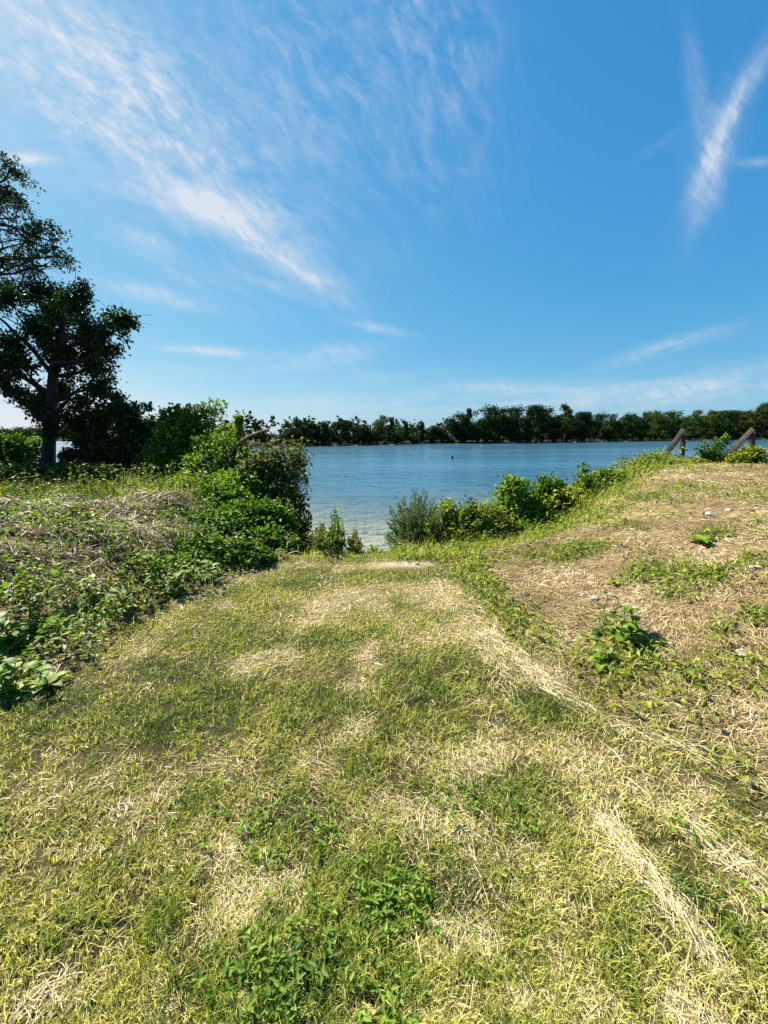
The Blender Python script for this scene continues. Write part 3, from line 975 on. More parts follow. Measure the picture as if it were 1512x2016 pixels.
# ------------------------------------------------------------------ wooden rail posts
def beam(a, b, w, t, side):
    """box from a to b, width w along 'side' direction, thickness t across; slightly worn corners"""
    a = np.asarray(a, float); b = np.asarray(b, float)
    ax = unit(b - a); s = unit(np.asarray(side, float) - ax * np.dot(side, ax)); n = np.cross(ax, s)
    prof = [(-.5, -.46), (-.47, -.5), (.47, -.5), (.5, -.46), (.5, .46), (.47, .5), (-.47, .5), (-.5, .46)]
    K = 7; V = []
    for i in range(K):
        p = a + (b - a) * i / (K - 1)
        for u, v in prof: V.append(p + s * u * w * (1 + .03 * rng.normal()) + n * v * t * (1 + .03 * rng.normal()))
    V = np.array(V); Fq = []
    for i in range(K - 1):
        for j in range(8): Fq.append((i * 8 + j, i * 8 + (j + 1) % 8, (i + 1) * 8 + (j + 1) % 8, (i + 1) * 8 + j))
    V = np.concatenate([V, [a, b]]); m = len(V)
    T = [(m - 2, (j + 1) % 8, j) for j in range(8)] + [(m - 1, (K - 1) * 8 + j, (K - 1) * 8 + (j + 1) % 8) for j in range(8)]
    return V, np.array(Fq), np.array(T)


def rail_post(base, top, rtop, rbot, dp, dr, mat, label, knot=None):
    b = at(*base, dp); t = at(*top, dp)
    b = np.array([b[0], b[1], min(b[2], gz(b[0], b[1]))]) - np.array([0, 0, .25])
    root = empty('stair_rail', b + np.array([0, 0, .25]))
    tag(root, label, 'stair rail', 'old wooden stair rails on the bank')
    V, Fq, T = beam(b, t, .105, .10, (.95, -.3, 0))
    V[:, 2] += np.where(V[:, 2] > t[2] - .05, -.04, 0)
    mk('post', V, [Fq, T], mat, None, root)
    a = at(*rtop, dp - .1); e = at(*rbot, dr)
    ax = unit(e - a); upv = np.cross(ax, unit(np.cross(np.array([0, 0, 1.]), ax)))
    V, Fq, T = beam(a, e, .135, .04, upv)
    mk('rail_board', V, [Fq, T], mat, None, root)
    if knot is not None:
        a = at(*knot, dp - .09)
        V, Fq, T = beam(a, a + np.array([.16, .05, .01]), .03, .02, (0, 0, 1))
        mk('bolt', V, [Fq, T], M_bark, None, root)


rail_post((1342, 915), (1346, 850), (1347, 845), (1296, 916), 11.0, 11.5, M_wood, 'weathered grey post with steep sloping rail board, set left of the leafy sapling', (1346, 886))
rail_post((1479, 912), (1482, 848), (1483, 844), (1426, 902), 10.8, 11.4, M_wood_red, 'weathered reddish post with sloping rail board and vines round its foot')

# ------------------------------------------------------------------ near trees on the left bank
def tree(name, label, trunk_pts, rad, blobs, nl, L, W, palette, subs=7, gap=.45, per=10, group=None, twig=.45, droop=.3):
    root = empty(name, trunk_pts[0])
    tag(root, label, 'tree', group)
    big = []
    for c_, r_, w_ in blobs:
        for _ in range(8):
            u_ = unit(rng.normal(size=3)); m_ = r_.mean(); big.append((c_ + u_ * r_ * .9 * rng.random() ** .45, np.full(3, m_ * rng.uniform(.22, .50)) * np.array([1.05, 1.05, 1.0]), w_))
    V, Fc, c, sh = spray_leaves(big, None, nl, L, W, palette, per=10, spread=.085, droop=.3, t0=.1, bend=.09, back=.3)
    mk('crown', V, [Fc], M_tree, c, root)
    tp = np.array(trunk_pts); n0 = len(tp)
    lines = [(tp, np.array(rad))]
    for cc_, r, w in blobs:
        i = int(np.clip(np.searchsorted(tp[:, 2], cc_[2] - r[2] * .9 - .8 * np.hypot(*(cc_ - tp[-1])[:2]) * .5), 1, n0 - 1))
        p = curve(tp[i], cc_, .06, .05, 8)
        lines.append((p, np.linspace(rad[i] * .55, .018, 8)))
        for _ in range(subs):
            e = cc_ + unit(rng.normal(size=3)) * r * (.45 + .4 * rng.random())
            p2 = curve(p[rng.integers(4, 8)], e, .04, .07, 6)
            lines.append((p2, np.linspace(.025, .006, 6)))
            e2 = p2[3] + rng.normal(0, .3, 3)
            lines.append((curve(p2[2], e2, .03, .07, 5), np.linspace(.010, .003, 5)))
    lines += [(q, np.linspace(.010, .003, 7)) for q in sh[::5]]
    V, Fc = tubes(lines, 7)
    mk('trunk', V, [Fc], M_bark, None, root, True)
    return root


dB = 11.0
gb = ground_at(92, dB)
tb = [gb + np.array([0, 0, -.2]), at(93, 925, dB), at(96, 880, dB), at(98, 835, dB), at(101, 790, dB), at(104, 740, dB), at(112, 690, dB), at(122, 640, dB), at(135, 590, dB)]
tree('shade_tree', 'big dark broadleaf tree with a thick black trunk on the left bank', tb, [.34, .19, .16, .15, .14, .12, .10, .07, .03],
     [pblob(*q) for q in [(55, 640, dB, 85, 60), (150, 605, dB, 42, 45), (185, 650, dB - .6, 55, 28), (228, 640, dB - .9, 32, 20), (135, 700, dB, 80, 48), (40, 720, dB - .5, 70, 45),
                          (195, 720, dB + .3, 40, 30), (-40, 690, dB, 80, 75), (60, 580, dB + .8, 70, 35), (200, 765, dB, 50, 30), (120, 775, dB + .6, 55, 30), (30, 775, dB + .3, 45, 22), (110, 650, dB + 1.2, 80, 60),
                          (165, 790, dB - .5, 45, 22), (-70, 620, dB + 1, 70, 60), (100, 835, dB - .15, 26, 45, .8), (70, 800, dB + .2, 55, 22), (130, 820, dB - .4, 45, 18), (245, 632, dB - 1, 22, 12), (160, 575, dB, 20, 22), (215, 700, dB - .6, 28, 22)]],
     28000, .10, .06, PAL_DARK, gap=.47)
dA = 13.5
ga = ground_at(-190, dA)
ta = [ga + np.array([0, 0, -.2]), at(-190, 860, dA), at(-185, 760, dA), at(-178, 660, dA), at(-168, 560, dA), at(-150, 470, dA), at(-130, 400, dA), at(-110, 330, dA)]
tree('shade_tree', 'taller thin-leaved tree whose crown enters at the upper left edge above the big tree', ta, [.36, .3, .28, .25, .2, .15, .1, .04],
     [pblob(*q) for q in [(-60, 380, dA, 80, 60), (18, 365, dA, 46, 48), (30, 430, dA - .5, 60, 40), (100, 475, dA - .5, 42, 38), (75, 525, dA - .6, 60, 24), (10, 520, dA, 60, 36), (40, 480, dA - .3, 50, 30), (115, 505, dA - .7, 28, 28),
                          (-80, 500, dA, 90, 60), (-150, 330, dA, 90, 70), (-220, 450, dA + .4, 110, 90), (-300, 600, dA, 110, 80), (-220, 690, dA + .3, 110, 70), (-110, 610, dA, 70, 60), (-330, 730, dA - .5, 90, 60), (-140, 760, dA - .4, 70, 50), (20, 330, dA, 26, 20)]],
     23000, .11, .052, PAL_DARK, gap=.5, twig=.4)

# shrubs and saplings of the left bank
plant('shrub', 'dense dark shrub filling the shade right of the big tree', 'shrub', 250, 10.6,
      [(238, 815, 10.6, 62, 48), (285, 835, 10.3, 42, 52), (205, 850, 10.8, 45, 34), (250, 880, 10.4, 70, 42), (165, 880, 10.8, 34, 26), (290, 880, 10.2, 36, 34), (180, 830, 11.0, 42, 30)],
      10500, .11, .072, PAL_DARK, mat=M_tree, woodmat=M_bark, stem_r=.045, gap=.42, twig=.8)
plant('bush', 'shaded bush filling the foot of the bright sapling', 'bush', 335, 9.0,
      [(345, 905, 9.0, 36, 26), (310, 905, 9.1, 30, 26), (375, 912, 8.9, 30, 24)], 5200, .085, .055, PAL_MID, woodmat=M_bark, stem_r=.02, spray=True)
plant('sapling', 'bright sapling with one long leafy arm reaching up right over the shrubs', 'sapling', 355, 9.3,
      [(352, 850, 9.3, 30, 36), (348, 815, 9.3, 20, 18), (375, 812, 9.2, 24, 12), (402, 803, 9.1, 16, 9), (424, 795, 9.1, 12, 9), (372, 860, 9.1, 26, 40), (335, 870, 9.2, 26, 30), (330, 820, 9.3, 16, 10)],
      7000, .10, .062, PAL_MID, stem_r=.025, gap=.45, spray=True)
plant('bush', 'leafy yellow-green bush bulging between the sapling and the vine-draped shrub', 'bush', 430, 8.4,
      [(415, 885, 8.4, 44, 30), (455, 880, 8.2, 40, 28), (430, 915, 8.1, 60, 34), (400, 920, 8.2, 40, 32), (480, 910, 8.0, 40, 34), (395, 945, 7.9, 50, 22), (450, 950, 7.7, 50, 24)],
      11000, .075, .05, PAL_MID, stem_r=.02, gap=.40, sub=11, spray=True)
plant('roadside_tree', 'small rounded yellow-green tree by the water beyond the sapling', 'tree', 446, 34, [(446, 858, 34, 16, 16), (432, 866, 34, 14, 12)], 2500, .34, .26, PAL_YEL, woodmat=M_bark, stem_r=.12)
plant('roadside_tree', 'small rounded dark tree by the water beyond the sapling', 'tree', 415, 38, [(413, 852, 38, 15, 16), (400, 862, 38, 12, 13)], 2500, .36, .28, PAL_DARK, mat=M_tree, woodmat=M_bark, stem_r=.12)
dF = 7.6
arc = np.array([at(*q) for q in [(452, 905, dF), (462, 880, dF), (487, 860, dF), (510, 851, dF), (528, 846, dF), (533, 838, dF), (540, 828, dF)]])
arc2 = np.array([at(*q) for q in [(526, 846, dF), (534, 852, dF), (537, 862, dF)]])
arc3 = np.array([at(*q) for q in [(530, 960, dF), (548, 936, dF - .1), (566, 930, dF - .2), (585, 934, dF - .2), (600, 948, dF - .2), (615, 966, dF - .2)]])
arc4 = np.array([at(*q) for q in [(515, 1000, dF), (518, 950, dF), (517, 905, dF), (519, 880, dF), (530, 858, dF)]])
plant('vine_covered_shrub', 'vine-draped shrub with bare arching branches leaning over the water at the track left edge', 'shrub', 520, dF,
      [(520, 905, dF, 44, 24), (556, 880, dF - .1, 38, 16), (588, 898, dF - .2, 15, 26), (545, 935, dF, 34, 22), (495, 945, dF, 42, 34), (550, 985, dF - .3, 36, 34), (580, 1000, dF - .4, 27, 36),
       (520, 1010, dF - .2, 44, 36), (555, 1050, dF - .6, 46, 34), (592, 1050, dF - .7, 20, 34)],
      10500, .075, .052, PAL_OLIVE, woodmat=M_twig, stem_r=.024, gap=.46, subs=3, spray=True, foot=.7,
      extra=[(arc, np.linspace(.035, .012, 7)), (arc2, np.array([.01, .008, .004])), (arc3, np.linspace(.022, .005, 6)), (arc4, np.linspace(.025, .01, 5))])
PB = 'low leafy bushes down the left bank'
for px, py, d, rx, ry, nl, pl_, lb in [
    (375, 965, 7.4, 46, 22, 5000, PAL_YEL, 'pale leafy bush at the head of the left bank below the sapling'),
    (440, 985, 6.9, 50, 30, 6000, PAL_BRIGHT, 'bright leafy bush halfway down the left bank under the yellow-green bush'),
    (490, 1025, 6.3, 48, 36, 6000, PAL_MID, 'mid-green bush on the left bank touching the vine-draped shrub'),
    (535, 1075, 5.7, 46, 26, 5000, PAL_MID, 'low bush at the foot of the vine-draped shrub near the track'),
    (400, 1105, 5.0, 60, 30, 5000, PAL_BRIGHT, 'broad-leaved green patch bush at the left edge of the mown track'),
    (470, 955, 7.4, 50, 28, 6000, PAL_BRIGHT, 'bright shooting bush tucked under the vine-draped shrub near the top of the bank'),
    (535, 1025, 6.2, 38, 40, 4800, PAL_MID, 'tall shooting bush hiding the lower half of the vine-draped shrub'),
    (580, 1082, 5.9, 30, 26, 2600, PAL_OLIVE, 'narrow bush at the water gap below the hanging vines'),
    (430, 1050, 5.7, 55, 36, 6000, PAL_MID, 'shaded leafy bush in the middle of the left bank slope'),
    (480, 1105, 5.0, 46, 22, 3500, PAL_MID, 'low bush along the track edge left of the bleached stems'),
    (335, 1150, 4.5, 50, 24, 3500, PAL_BRIGHT, 'low broad-leaved bush lowest on the left bank beside the track')]:
    plant('low_bush', lb, 'bush', px, d, [(px, py, d, rx, ry), (px - rx * .5, py + ry * .3, d - .1, rx * .6, ry * .8), (px + rx * .5, py + ry * .35, d - .1, rx * .55, ry * .75)],
          nl * 1.3, .075, .045, pl_, stem_r=.006, woodmat=M_stemgreen, group=PB, spray=True, foot=1.3, subs=1)
plant('bush', 'sunlit yellow-green bush by the water at the far left edge', 'bush', 15, 14.5, [(10, 874, 14.5, 36, 22), (35, 885, 14.5, 28, 20), (-30, 880, 14.5, 40, 30), (20, 905, 14.3, 40, 20), (70, 872, 15, 22, 12)],
      6000, .13, .08, PAL_MID, woodmat=M_bark, stem_r=.03, spray=True)
plant('low_bush', 'added dark low growth standing in for shade before the thick black trunk', 'bush', 60, 8.3, [(50, 940, 8.3, 70, 22), (100, 938, 8.5, 50, 22), (0, 946, 8.2, 60, 22)], 7500, .09, .045, PAL_DARK, mat=M_tree, woodmat=M_twig, stem_r=.006, spray=True, foot=1.3, subs=0)  # dark leaves added to darken ground that the tree shadow leaves lit
plant('low_bush', 'added dark growth standing in for shade between the black trunk and the sunlit grass clumps', 'bush', 170, 8.3, [(160, 938, 8.3, 50, 22), (195, 936, 8.4, 34, 20), (130, 944, 8.2, 40, 22)], 5600, .09, .045, PAL_DARK, mat=M_tree, woodmat=M_twig, stem_r=.006, spray=True, foot=1.3, subs=0)  # more added dark growth, its leaf colour standing for tree shade
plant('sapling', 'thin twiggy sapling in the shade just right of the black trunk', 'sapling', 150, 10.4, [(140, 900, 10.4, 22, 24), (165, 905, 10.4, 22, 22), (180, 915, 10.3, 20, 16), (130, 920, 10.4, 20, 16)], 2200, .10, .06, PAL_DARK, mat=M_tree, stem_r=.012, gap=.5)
plant('weed', 'tall narrow weed with a drooping tip standing above the left bushes', 'weed', 470, 8.2, [(471, 850, 8.2, 4, 12), (470, 828, 8.2, 4, 7), (470, 870, 8.2, 5, 14)], 160, .07, .045, PAL_BRIGHT, stem_r=.008, woodmat=M_stemgreen, subs=0)


# ------------------------------------------------------------------ right bank shrubs
def fan_shrub(name, label, px, base_py, d, ext, n, L, W, palette):
    """many stems spraying from one foot, narrow leaves along each"""
    b = ground_at(px, d)
    root = empty(name, b); tag(root, label, 'shrub')
    lines, Ps, Ds, Ts = [], [], [], []
    for i in range(n):
        f = rng.uniform(-1, 1); el = rng.uniform(.25, 1)
        tx = px + ext[0] * f * (1.05 - .3 * el); ty = base_py - ext[1] * el * (1 - .35 * abs(f)) * rng.uniform(.8, 1.1)
        e = at(tx, ty, d + rng.normal(0, .28))
        p = curve(b + rng.normal(0, .06, 3) * np.array([1, 1, 0]), e, .06, .03, 7)
        lines.append((p, np.linspace(.007, .002, 7)))
        t = rng.uniform(.25, 1, 46)
        q = np.stack([np.interp(t, np.linspace(0, 1, 7), p[:, j]) for j in range(3)], -1)
        dr = unit(e - b)
        Ps.append(q); Ds.append(dr * .9 + rng.normal(0, .45, q.shape)); Ts.append(np.clip(.3 + .5 * t + rng.normal(0, .2, 46), 0, 1))
    P, D, T = map(np.concatenate, (Ps, Ds, Ts))
    V, Fc, k = leaf_mesh(P, D, rng.normal(0, .6, P.shape) + np.array([0, 0, .6]), L * rng.uniform(.7, 1.3, len(P)), W, .2)
    mk('foliage', V, [Fc], M_leaf, np.repeat(pal(T, palette), k, axis=0), root)
    V, Fc = tubes(lines, 4)
    mk('stem', V, [Fc], M_twig, None, root, True)


fan_shrub('willow_shrub', 'feathery dark green shrub spraying from one foot at the right of the track brow', 822, 1098, 6.3, (72, 150), 330, .06, .013, PAL_BLUE)
RB = 'bushes along the edge of the right bank'
for nm, px, d, bl_, nl, L, W, p_, lb in [
    ('bush', 884, 6.4, [(880, 1018, 6.4, 20, 24), (890, 1045, 6.3, 22, 20), (880, 1000, 6.4, 10, 14)], 2200, .055, .04, PAL_YEL, 'small yellowing bush touching the right side of the feathery shrub'),
    ('bush', 925, 6.5, [(922, 1020, 6.5, 22, 16), (930, 1045, 6.4, 26, 20), (930, 996, 6.5, 9, 12)], 2600, .05, .035, PAL_MID, 'low bush with sparse upright tips between the yellowing bush and the rounded one'),
    ('bush', 968, 6.7, [(962, 1015, 6.7, 30, 26), (985, 1040, 6.6, 28, 20), (945, 1040, 6.6, 24, 20)], 4200, .045, .032, PAL_YEL, 'rounded small-leaved bush with a dark twiggy middle on the right bank'),
    ('sapling', 1012, 7.2, [(1006, 958, 7.2, 18, 22), (1030, 952, 7.2, 14, 7), (1010, 990, 7.2, 24, 20), (1020, 1020, 7.1, 26, 22)], 3200, .075, .05, PAL_BRIGHT, 'bright sapling with a tufted top rising above the right bank bushes'),
    ('bush', 1048, 7.2, [(1045, 1000, 7.2, 26, 22), (1060, 1025, 7.1, 34, 18)], 3000, .06, .04, PAL_BRIGHT, 'fresh green bush between the tufted sapling and the dark drooping bush'),
    ('bush', 1088, 7.6, [(1086, 970, 7.6, 27, 24), (1092, 1000, 7.5, 26, 26), (1075, 950, 7.6, 9, 12)], 3600, .10, .045, PAL_MID, 'darker bush with large drooping leaves right of the bright sapling'),
    ('bush', 1128, 8.0, [(1125, 990, 8.0, 30, 18), (1140, 975, 8.1, 24, 18), (1120, 1015, 7.8, 34, 14)], 3600, .05, .035, PAL_YEL, 'fine-leaved yellow-green bush around the foot of the tall spiky weed'),
    ('weed', 1150, 8.2, [(1148, 918, 8.2, 5, 9), (1151, 936, 8.2, 8, 14), (1153, 958, 8.2, 9, 14)], 420, .07, .04, PAL_MID, 'tall spiky weed standing alone above the right bank edge'),
    ('bush', 1192, 8.7, [(1188, 945, 8.7, 24, 20), (1210, 955, 8.6, 30, 20), (1185, 972, 8.5, 28, 16)], 4600, .055, .04, PAL_MID, 'spreading green bush right of the tall spiky weed'),
    ('bush', 1243, 9.3, [(1240, 940, 9.3, 34, 16), (1225, 955, 9.1, 30, 18), (1262, 950, 9.2, 30, 16)], 4600, .055, .038, PAL_YEL, 'wide yellow-green bush midway between the spiky weed and the grey post'),
    ('bush', 1288, 10.4, [(1285, 915, 10.4, 26, 16), (1300, 925, 10.3, 26, 14), (1268, 925, 10.3, 20, 12)], 3400, .065, .045, PAL_MID, 'leafy bush crowding the lower end of the grey sloping rail'),
    ('bush', 1360, 10.6, [(1350, 915, 10.6, 30, 8), (1375, 918, 10.6, 24, 8), (1325, 920, 10.5, 26, 9)], 2600, .06, .03, PAL_YEL, 'low tufty bush along the ground at the foot of the grey post'),
    ('sapling', 1402, 10.8, [(1386, 880, 10.8, 9, 13), (1392, 900, 10.8, 12, 12), (1408, 893, 10.8, 9, 13), (1417, 870, 10.8, 8, 7), (1425, 862, 10.8, 6, 4), (1410, 912, 10.8, 18, 7), (1422, 900, 10.7, 7, 9)], 620, .08, .05, PAL_MID, 'forked leafy sapling standing between the two wooden posts'),
    ('bush', 905, 6.1, [(900, 1062, 6.1, 34, 16), (930, 1066, 6.1, 30, 14)], 2600, .055, .03, PAL_YEL, 'bright low growth in front of the yellowing bush'),
    ('bush', 1000, 6.7, [(990, 1048, 6.7, 34, 14), (1025, 1042, 6.8, 34, 14)], 2600, .05, .03, PAL_BRIGHT, 'low bright growth at the foot of the tufted sapling'),
    ('bush', 1165, 8.2, [(1165, 990, 8.2, 36, 14), (1195, 985, 8.3, 30, 14)], 2600, .05, .03, PAL_YEL, 'low yellow growth below the spreading green bush'),
    ('bush', 1235, 8.4, [(1235, 985, 8.4, 46, 14), (1270, 970, 8.7, 36, 12)], 2800, .05, .03, PAL_YEL, 'low straggling growth below the wide yellow-green bush'),
    ('bush', 1065, 7.3, [(1060, 1032, 7.3, 36, 13), (1095, 1025, 7.4, 32, 13)], 2600, .05, .03, PAL_MID, 'low growth at the foot of the dark drooping bush'),
    ('vine', 1470, 10.5, [(1478, 895, 10.5, 20, 14), (1455, 905, 10.4, 22, 10), (1490, 908, 10.4, 16, 12), (1440, 908, 10.5, 16, 8)], 2600, .07, .05, PAL_YEL, 'vine mound swallowing the foot of the reddish post')]:
    plant(nm, lb, nm, px, d, bl_, nl * 1.25, L * 1.1, W, p_, stem_r=.007, woodmat=M_twig, group=RB, gap=.42, ovate=False, spray=True, subs=1)

# ragged sprays standing out of the right edge growth
for px, d, ext, n_, p_, lb in [(908, 6.5, (12, 78), 12, PAL_YEL, 'thin upright spray poking above the yellowing bush'), (985, 6.9, (12, 84), 12, PAL_MID, 'thin spray rising just left of the tufted sapling'),
                               (1062, 7.4, (14, 78), 14, PAL_BRIGHT, 'bright spray between the tufted sapling and the dark drooping bush'), (1112, 7.9, (16, 60), 14, PAL_YEL, 'yellowish spray left of the tall spiky weed'),
                               (1178, 8.5, (16, 56), 14, PAL_MID, 'green spray right beside the tall spiky weed'), (1222, 9.0, (18, 50), 16, PAL_YEL, 'straggling spray above the wide yellow-green bush'),
                               (1268, 9.8, (18, 46), 16, PAL_MID, 'straggling spray between the wide bush and the grey rail end'), (1322, 10.6, (14, 34), 12, PAL_YEL, 'short spray between the grey rail and its post')]:
    fan_shrub('edge_weed', lb, px, {908: 1062, 985: 1046, 1062: 1030, 1112: 1012, 1178: 990, 1222: 975, 1268: 955, 1322: 925}[px], d, ext, n_, .05, .022, p_)
# weeds on the brow of the track
for px, d, ext, n_, p_, lb in [(632, 5.6, (18, 95), 36, PAL_OLIVE, 'spray of dull stemmy weed hard against the vine-draped shrub'), (662, 5.7, (20, 112), 46, PAL_MID, 'tallest weed spray in the gap left of the sand hump'),
                               (698, 5.8, (20, 66), 34, PAL_OLIVE, 'reddish-brown weed spray in the middle of the gap'), (738, 5.9, (22, 38), 22, PAL_YEL, 'short weed spray beside the feathery shrub')]:
    fan_shrub('brow_weed', lb, px, 1108, d, ext, n_, .05, .02, p_)
# ------------------------------------------------------------------ single broad-leaved weeds
def rosette(name, label, px, py, size, n, palette=PAL_BRIGHT, stems=0, stem_h=.2, L=.13, W=.055, group=None, erect=.5):
    b = hit(px, py); b[2] = gz(b[0], b[1])
    root = empty(name, b); tag(root, label, 'weed', group)
    lines = []
    def leafobj(P, D, l, w, tone):
        k = 7; t = np.linspace(0, 1, k)
        D = unit(D); S = unit(np.cross(D, np.array([0, 0, 1.]))); N = np.cross(S, D)
        c = P + D * l * t[:, None] - np.array([0, 0, 1]) * (l * .35 * t ** 2)[:, None]
        prof = np.sin(np.clip(t, 0, 1) ** .75 * math.pi) * .5 * w + .002
        up = N * (w * .18 * np.sin(t * math.pi))[:, None]
        wav = rng.normal(0, w * .05, (k, 1))
        V = np.concatenate([c + S * prof[:, None] + up + N * wav, c, c - S * prof[:, None] + up - N * wav])
        i = np.arange(k - 1)
        Fq = np.concatenate([np.stack([i, i + 1, i + 1 + k, i + k], -1), np.stack([i + k, i + k + 1, i + 2 * k + 1, i + 2 * k], -1)])
        mk('leaf', V, [Fq], M_leaf, np.tile(pal(np.array([tone]), palette), (len(V), 1)), root, True)
    for i in range(n):
        a = i * 2.4 + rng.normal(0, .3); e = erect * rng.uniform(.4, 1.4)
        leafobj(b + np.array([0, 0, .01]), np.array([math.cos(a), math.sin(a), e]), L * size * rng.uniform(.7, 1.2), W * size * rng.uniform(.8, 1.2), rng.random())
    for s in range(stems):
        a = rng.random() * 6.28
        e = b + np.array([math.cos(a) * .08, math.sin(a) * .08, stem_h * rng.uniform(.7, 1.2)])
        p = curve(b, e, 0, .05)
        lines.append((p, np.linspace(.005, .003, 7)))
        for j in range(5):
            q = p[2 + j] ; a2 = rng.random() * 6.28
            leafobj(q, np.array([math.cos(a2), math.sin(a2), .5]), L * size * rng.uniform(.5, .9), W * size * rng.uniform(.6, 1), rng.random())
    if lines:
        V, Fc = tubes(lines, 5)
        mk('stem', V, [Fc], M_stemgreen, None, root, True)


WG = 'broad-leaved weeds on the right slope'
rosette('broadleaf_weed', 'upright weed with brown stems and a pale stone behind its top', 1186, 1250, 1.0, 5, PAL_MID, 2, .26, .10, .05, WG)
rosette('broadleaf_weed', 'biggest broad-leaved weed with large glossy leaves on the right slope', 1235, 1262, 1.45, 9, PAL_BRIGHT, 3, .22, .13, .065, WG)
rosette('broadleaf_weed', 'spreading rosette weed nearest the mown track on the right slope', 1184, 1308, 1.15, 11, PAL_BRIGHT, 1, .13, .13, .05, WG)
rosette('broadleaf_weed', 'small sprawling weed just above the rosette weed', 1160, 1262, .8, 7, PAL_YEL, 0, .1, .12, .05, WG)
rosette('broadleaf_weed', 'low weed in the shade right under the biggest broad-leaved weed', 1266, 1270, 1.0, 6, PAL_BRIGHT, 0, .1, .12, .055, WG)
rosette('broadleaf_weed', 'tiny bright tuft weed up slope of the white stone', 1210, 1152, .9, 8, PAL_YEL, 0, .1, .10, .04, WG, .9)
rosette('broadleaf_weed', 'dark star-shaped weed at the near edge of the green patch high on the right slope', 1376, 1070, 1.6, 8, PAL_BRIGHT, 0, .1, .12, .05, WG, .8)
LG = 'broad-leaved weeds at the foot of the left bank'
for px, py, s, n_, st, lb in [
    (20, 1262, 1.5, 9, 2, 'clump of dark leaves at the left edge by a bare earth hollow'), (95, 1350, 1.2, 9, 1, 'bright rosette near the left edge on the mown grass margin'),
    (15, 1372, 1.3, 9, 2, 'leafy clump cut by the left edge lowest of all'), (250, 1200, 1.2, 8, 2, 'broad weed directly under the straw patch foot of left bank'),
    (345, 1165, 1.3, 8, 3, 'tall bright weed where the left bank meets the track'), (60, 1240, 1.0, 7, 1, 'small weed right of the dark leaf clump'),
    (405, 1140, 1.2, 8, 2, 'weed cluster at the track edge below the broad-leaved patch'), (175, 1180, 1.1, 7, 2, 'weed mid bank between the earth hollow and the track')]:
    rosette('bank_weed', lb, px, py, s, n_, PAL_BRIGHT, st, .2, .11, .06, LG)


# ------------------------------------------------------------------ stones
def stone(px, py, size, label, flat=.6):
    b = hit(px, py); b[2] = gz(b[0], b[1])
    d = np.dot(b - CAM, _F); r = size * d / F_PX / 2
    import bmesh
    bm = bmesh.new(); bmesh.ops.create_icosphere(bm, subdivisions=3, radius=1)
    V = np.array([v.co[:] for v in bm.verts]); Fc = np.array([[v.index for v in f.verts] for f in bm.faces]); bm.free()
    s = rng.random() * 40
    for _ in range(9):
        nrm = unit(rng.normal(size=3)); lim = rng.uniform(.55, .85)
        dp = V @ nrm; V = V - np.maximum(dp - lim, 0)[:, None] * nrm
    V = V * (1 + .10 * (fbm(V[:, 0] * 3 + s, V[:, 1] * 3 + V[:, 2] * 2, 3) - .5))[:, None]
    V = V * np.array([1.1, .8, flat]) * r
    o = mk('stone', V + b + np.array([0, 0, r * flat * .1]), [Fc], M_stone)
    o.data.transform(Matrix.Translation(-Vector(b))); o.location = b
    tag(o, label, 'stone', 'pale stones on the banks')


for q in [(1204, 1172, 15, 'white stone just behind the upright brown-stemmed weed'), (1462, 1290, 30, 'flat pale stone right side of the right slope on bare straw'), (1445, 1288, 14, 'small chip beside the flat pale stone on the right slope'),
          (1490, 1118, 26, 'pale stone high on the right slope near the picture edge'), (1436, 1006, 18, 'stone near the top of the right bank above the grey flat slab'), (1400, 1014, 24, 'flat grey slab half buried near the right bank top', ),
          (1172, 1180, 22, 'pinkish broken stone left of the white stone'), (1150, 1172, 14, 'small rubble piece left of the pinkish broken stone'), (1166, 1038, 9, 'little white pebble under the fine-leaved bush'),
          (1432, 1332, 12, 'small grey stone downhill of the flat pale stone'), (1120, 1062, 16, 'half buried stone at the left end of the upper green patch'), (42, 1030, 26, 'pale flat stone lying in dead straw on the left mound'),
          (1260, 1150, 10, 'small stone in the thin green patch above the biggest weed'), (1368, 1170, 14, 'dusty stone in the middle of the right slope')]:
    stone(*q, flat=.5)

# ------------------------------------------------------------------ dead stalks and sticks
DS = 'dead stalks lying on the left bank'
for pts, r, m_, lb in [
    ([(226, 1025, 0), (260, 1035, 6), (295, 1052, 4), (330, 1080, 0)], .008, M_deadwood, 'thick pale bundle of dead stalks lying down the left mound'),
    ([(232, 1022, 0), (275, 1036, 8), (310, 1058, 5), (345, 1084, 0)], .006, M_deadwood, 'thinner dead stalk lying beside the thick bundle'),
    ([(330, 985, 0), (360, 995, 5), (392, 1012, 4), (414, 1028, 0)], .008, M_deadwood, 'pale dead branch between the leafy bushes high on the left bank')]:
    P = []
    for px, py, up in pts:
        h_ = hit(px, py + up * .5); P.append(h_ + np.array([0, 0, .03 + up * .003]))
    P = np.array(P); t = np.linspace(0, 1, 12)
    Q = np.stack([np.interp(t, np.linspace(0, 1, 4), P[:, j]) for j in range(3)], -1) + rng.normal(0, .008, (12, 3))
    lines = [(Q, np.linspace(r, r * .4, 12))] + [(Q + rng.normal(0, .02, 3) + rng.normal(0, .006, Q.shape), np.linspace(r * .5, r * .2, 12)) for _ in range(4)]
    V, Fc = tubes(lines, 5)
    tag(mk('dead_stalk', V, [Fc], m_, smooth=True), lb, 'stalk', DS)
BGR = 'bleached grass stems bending over at the foot of the vine-draped shrub'
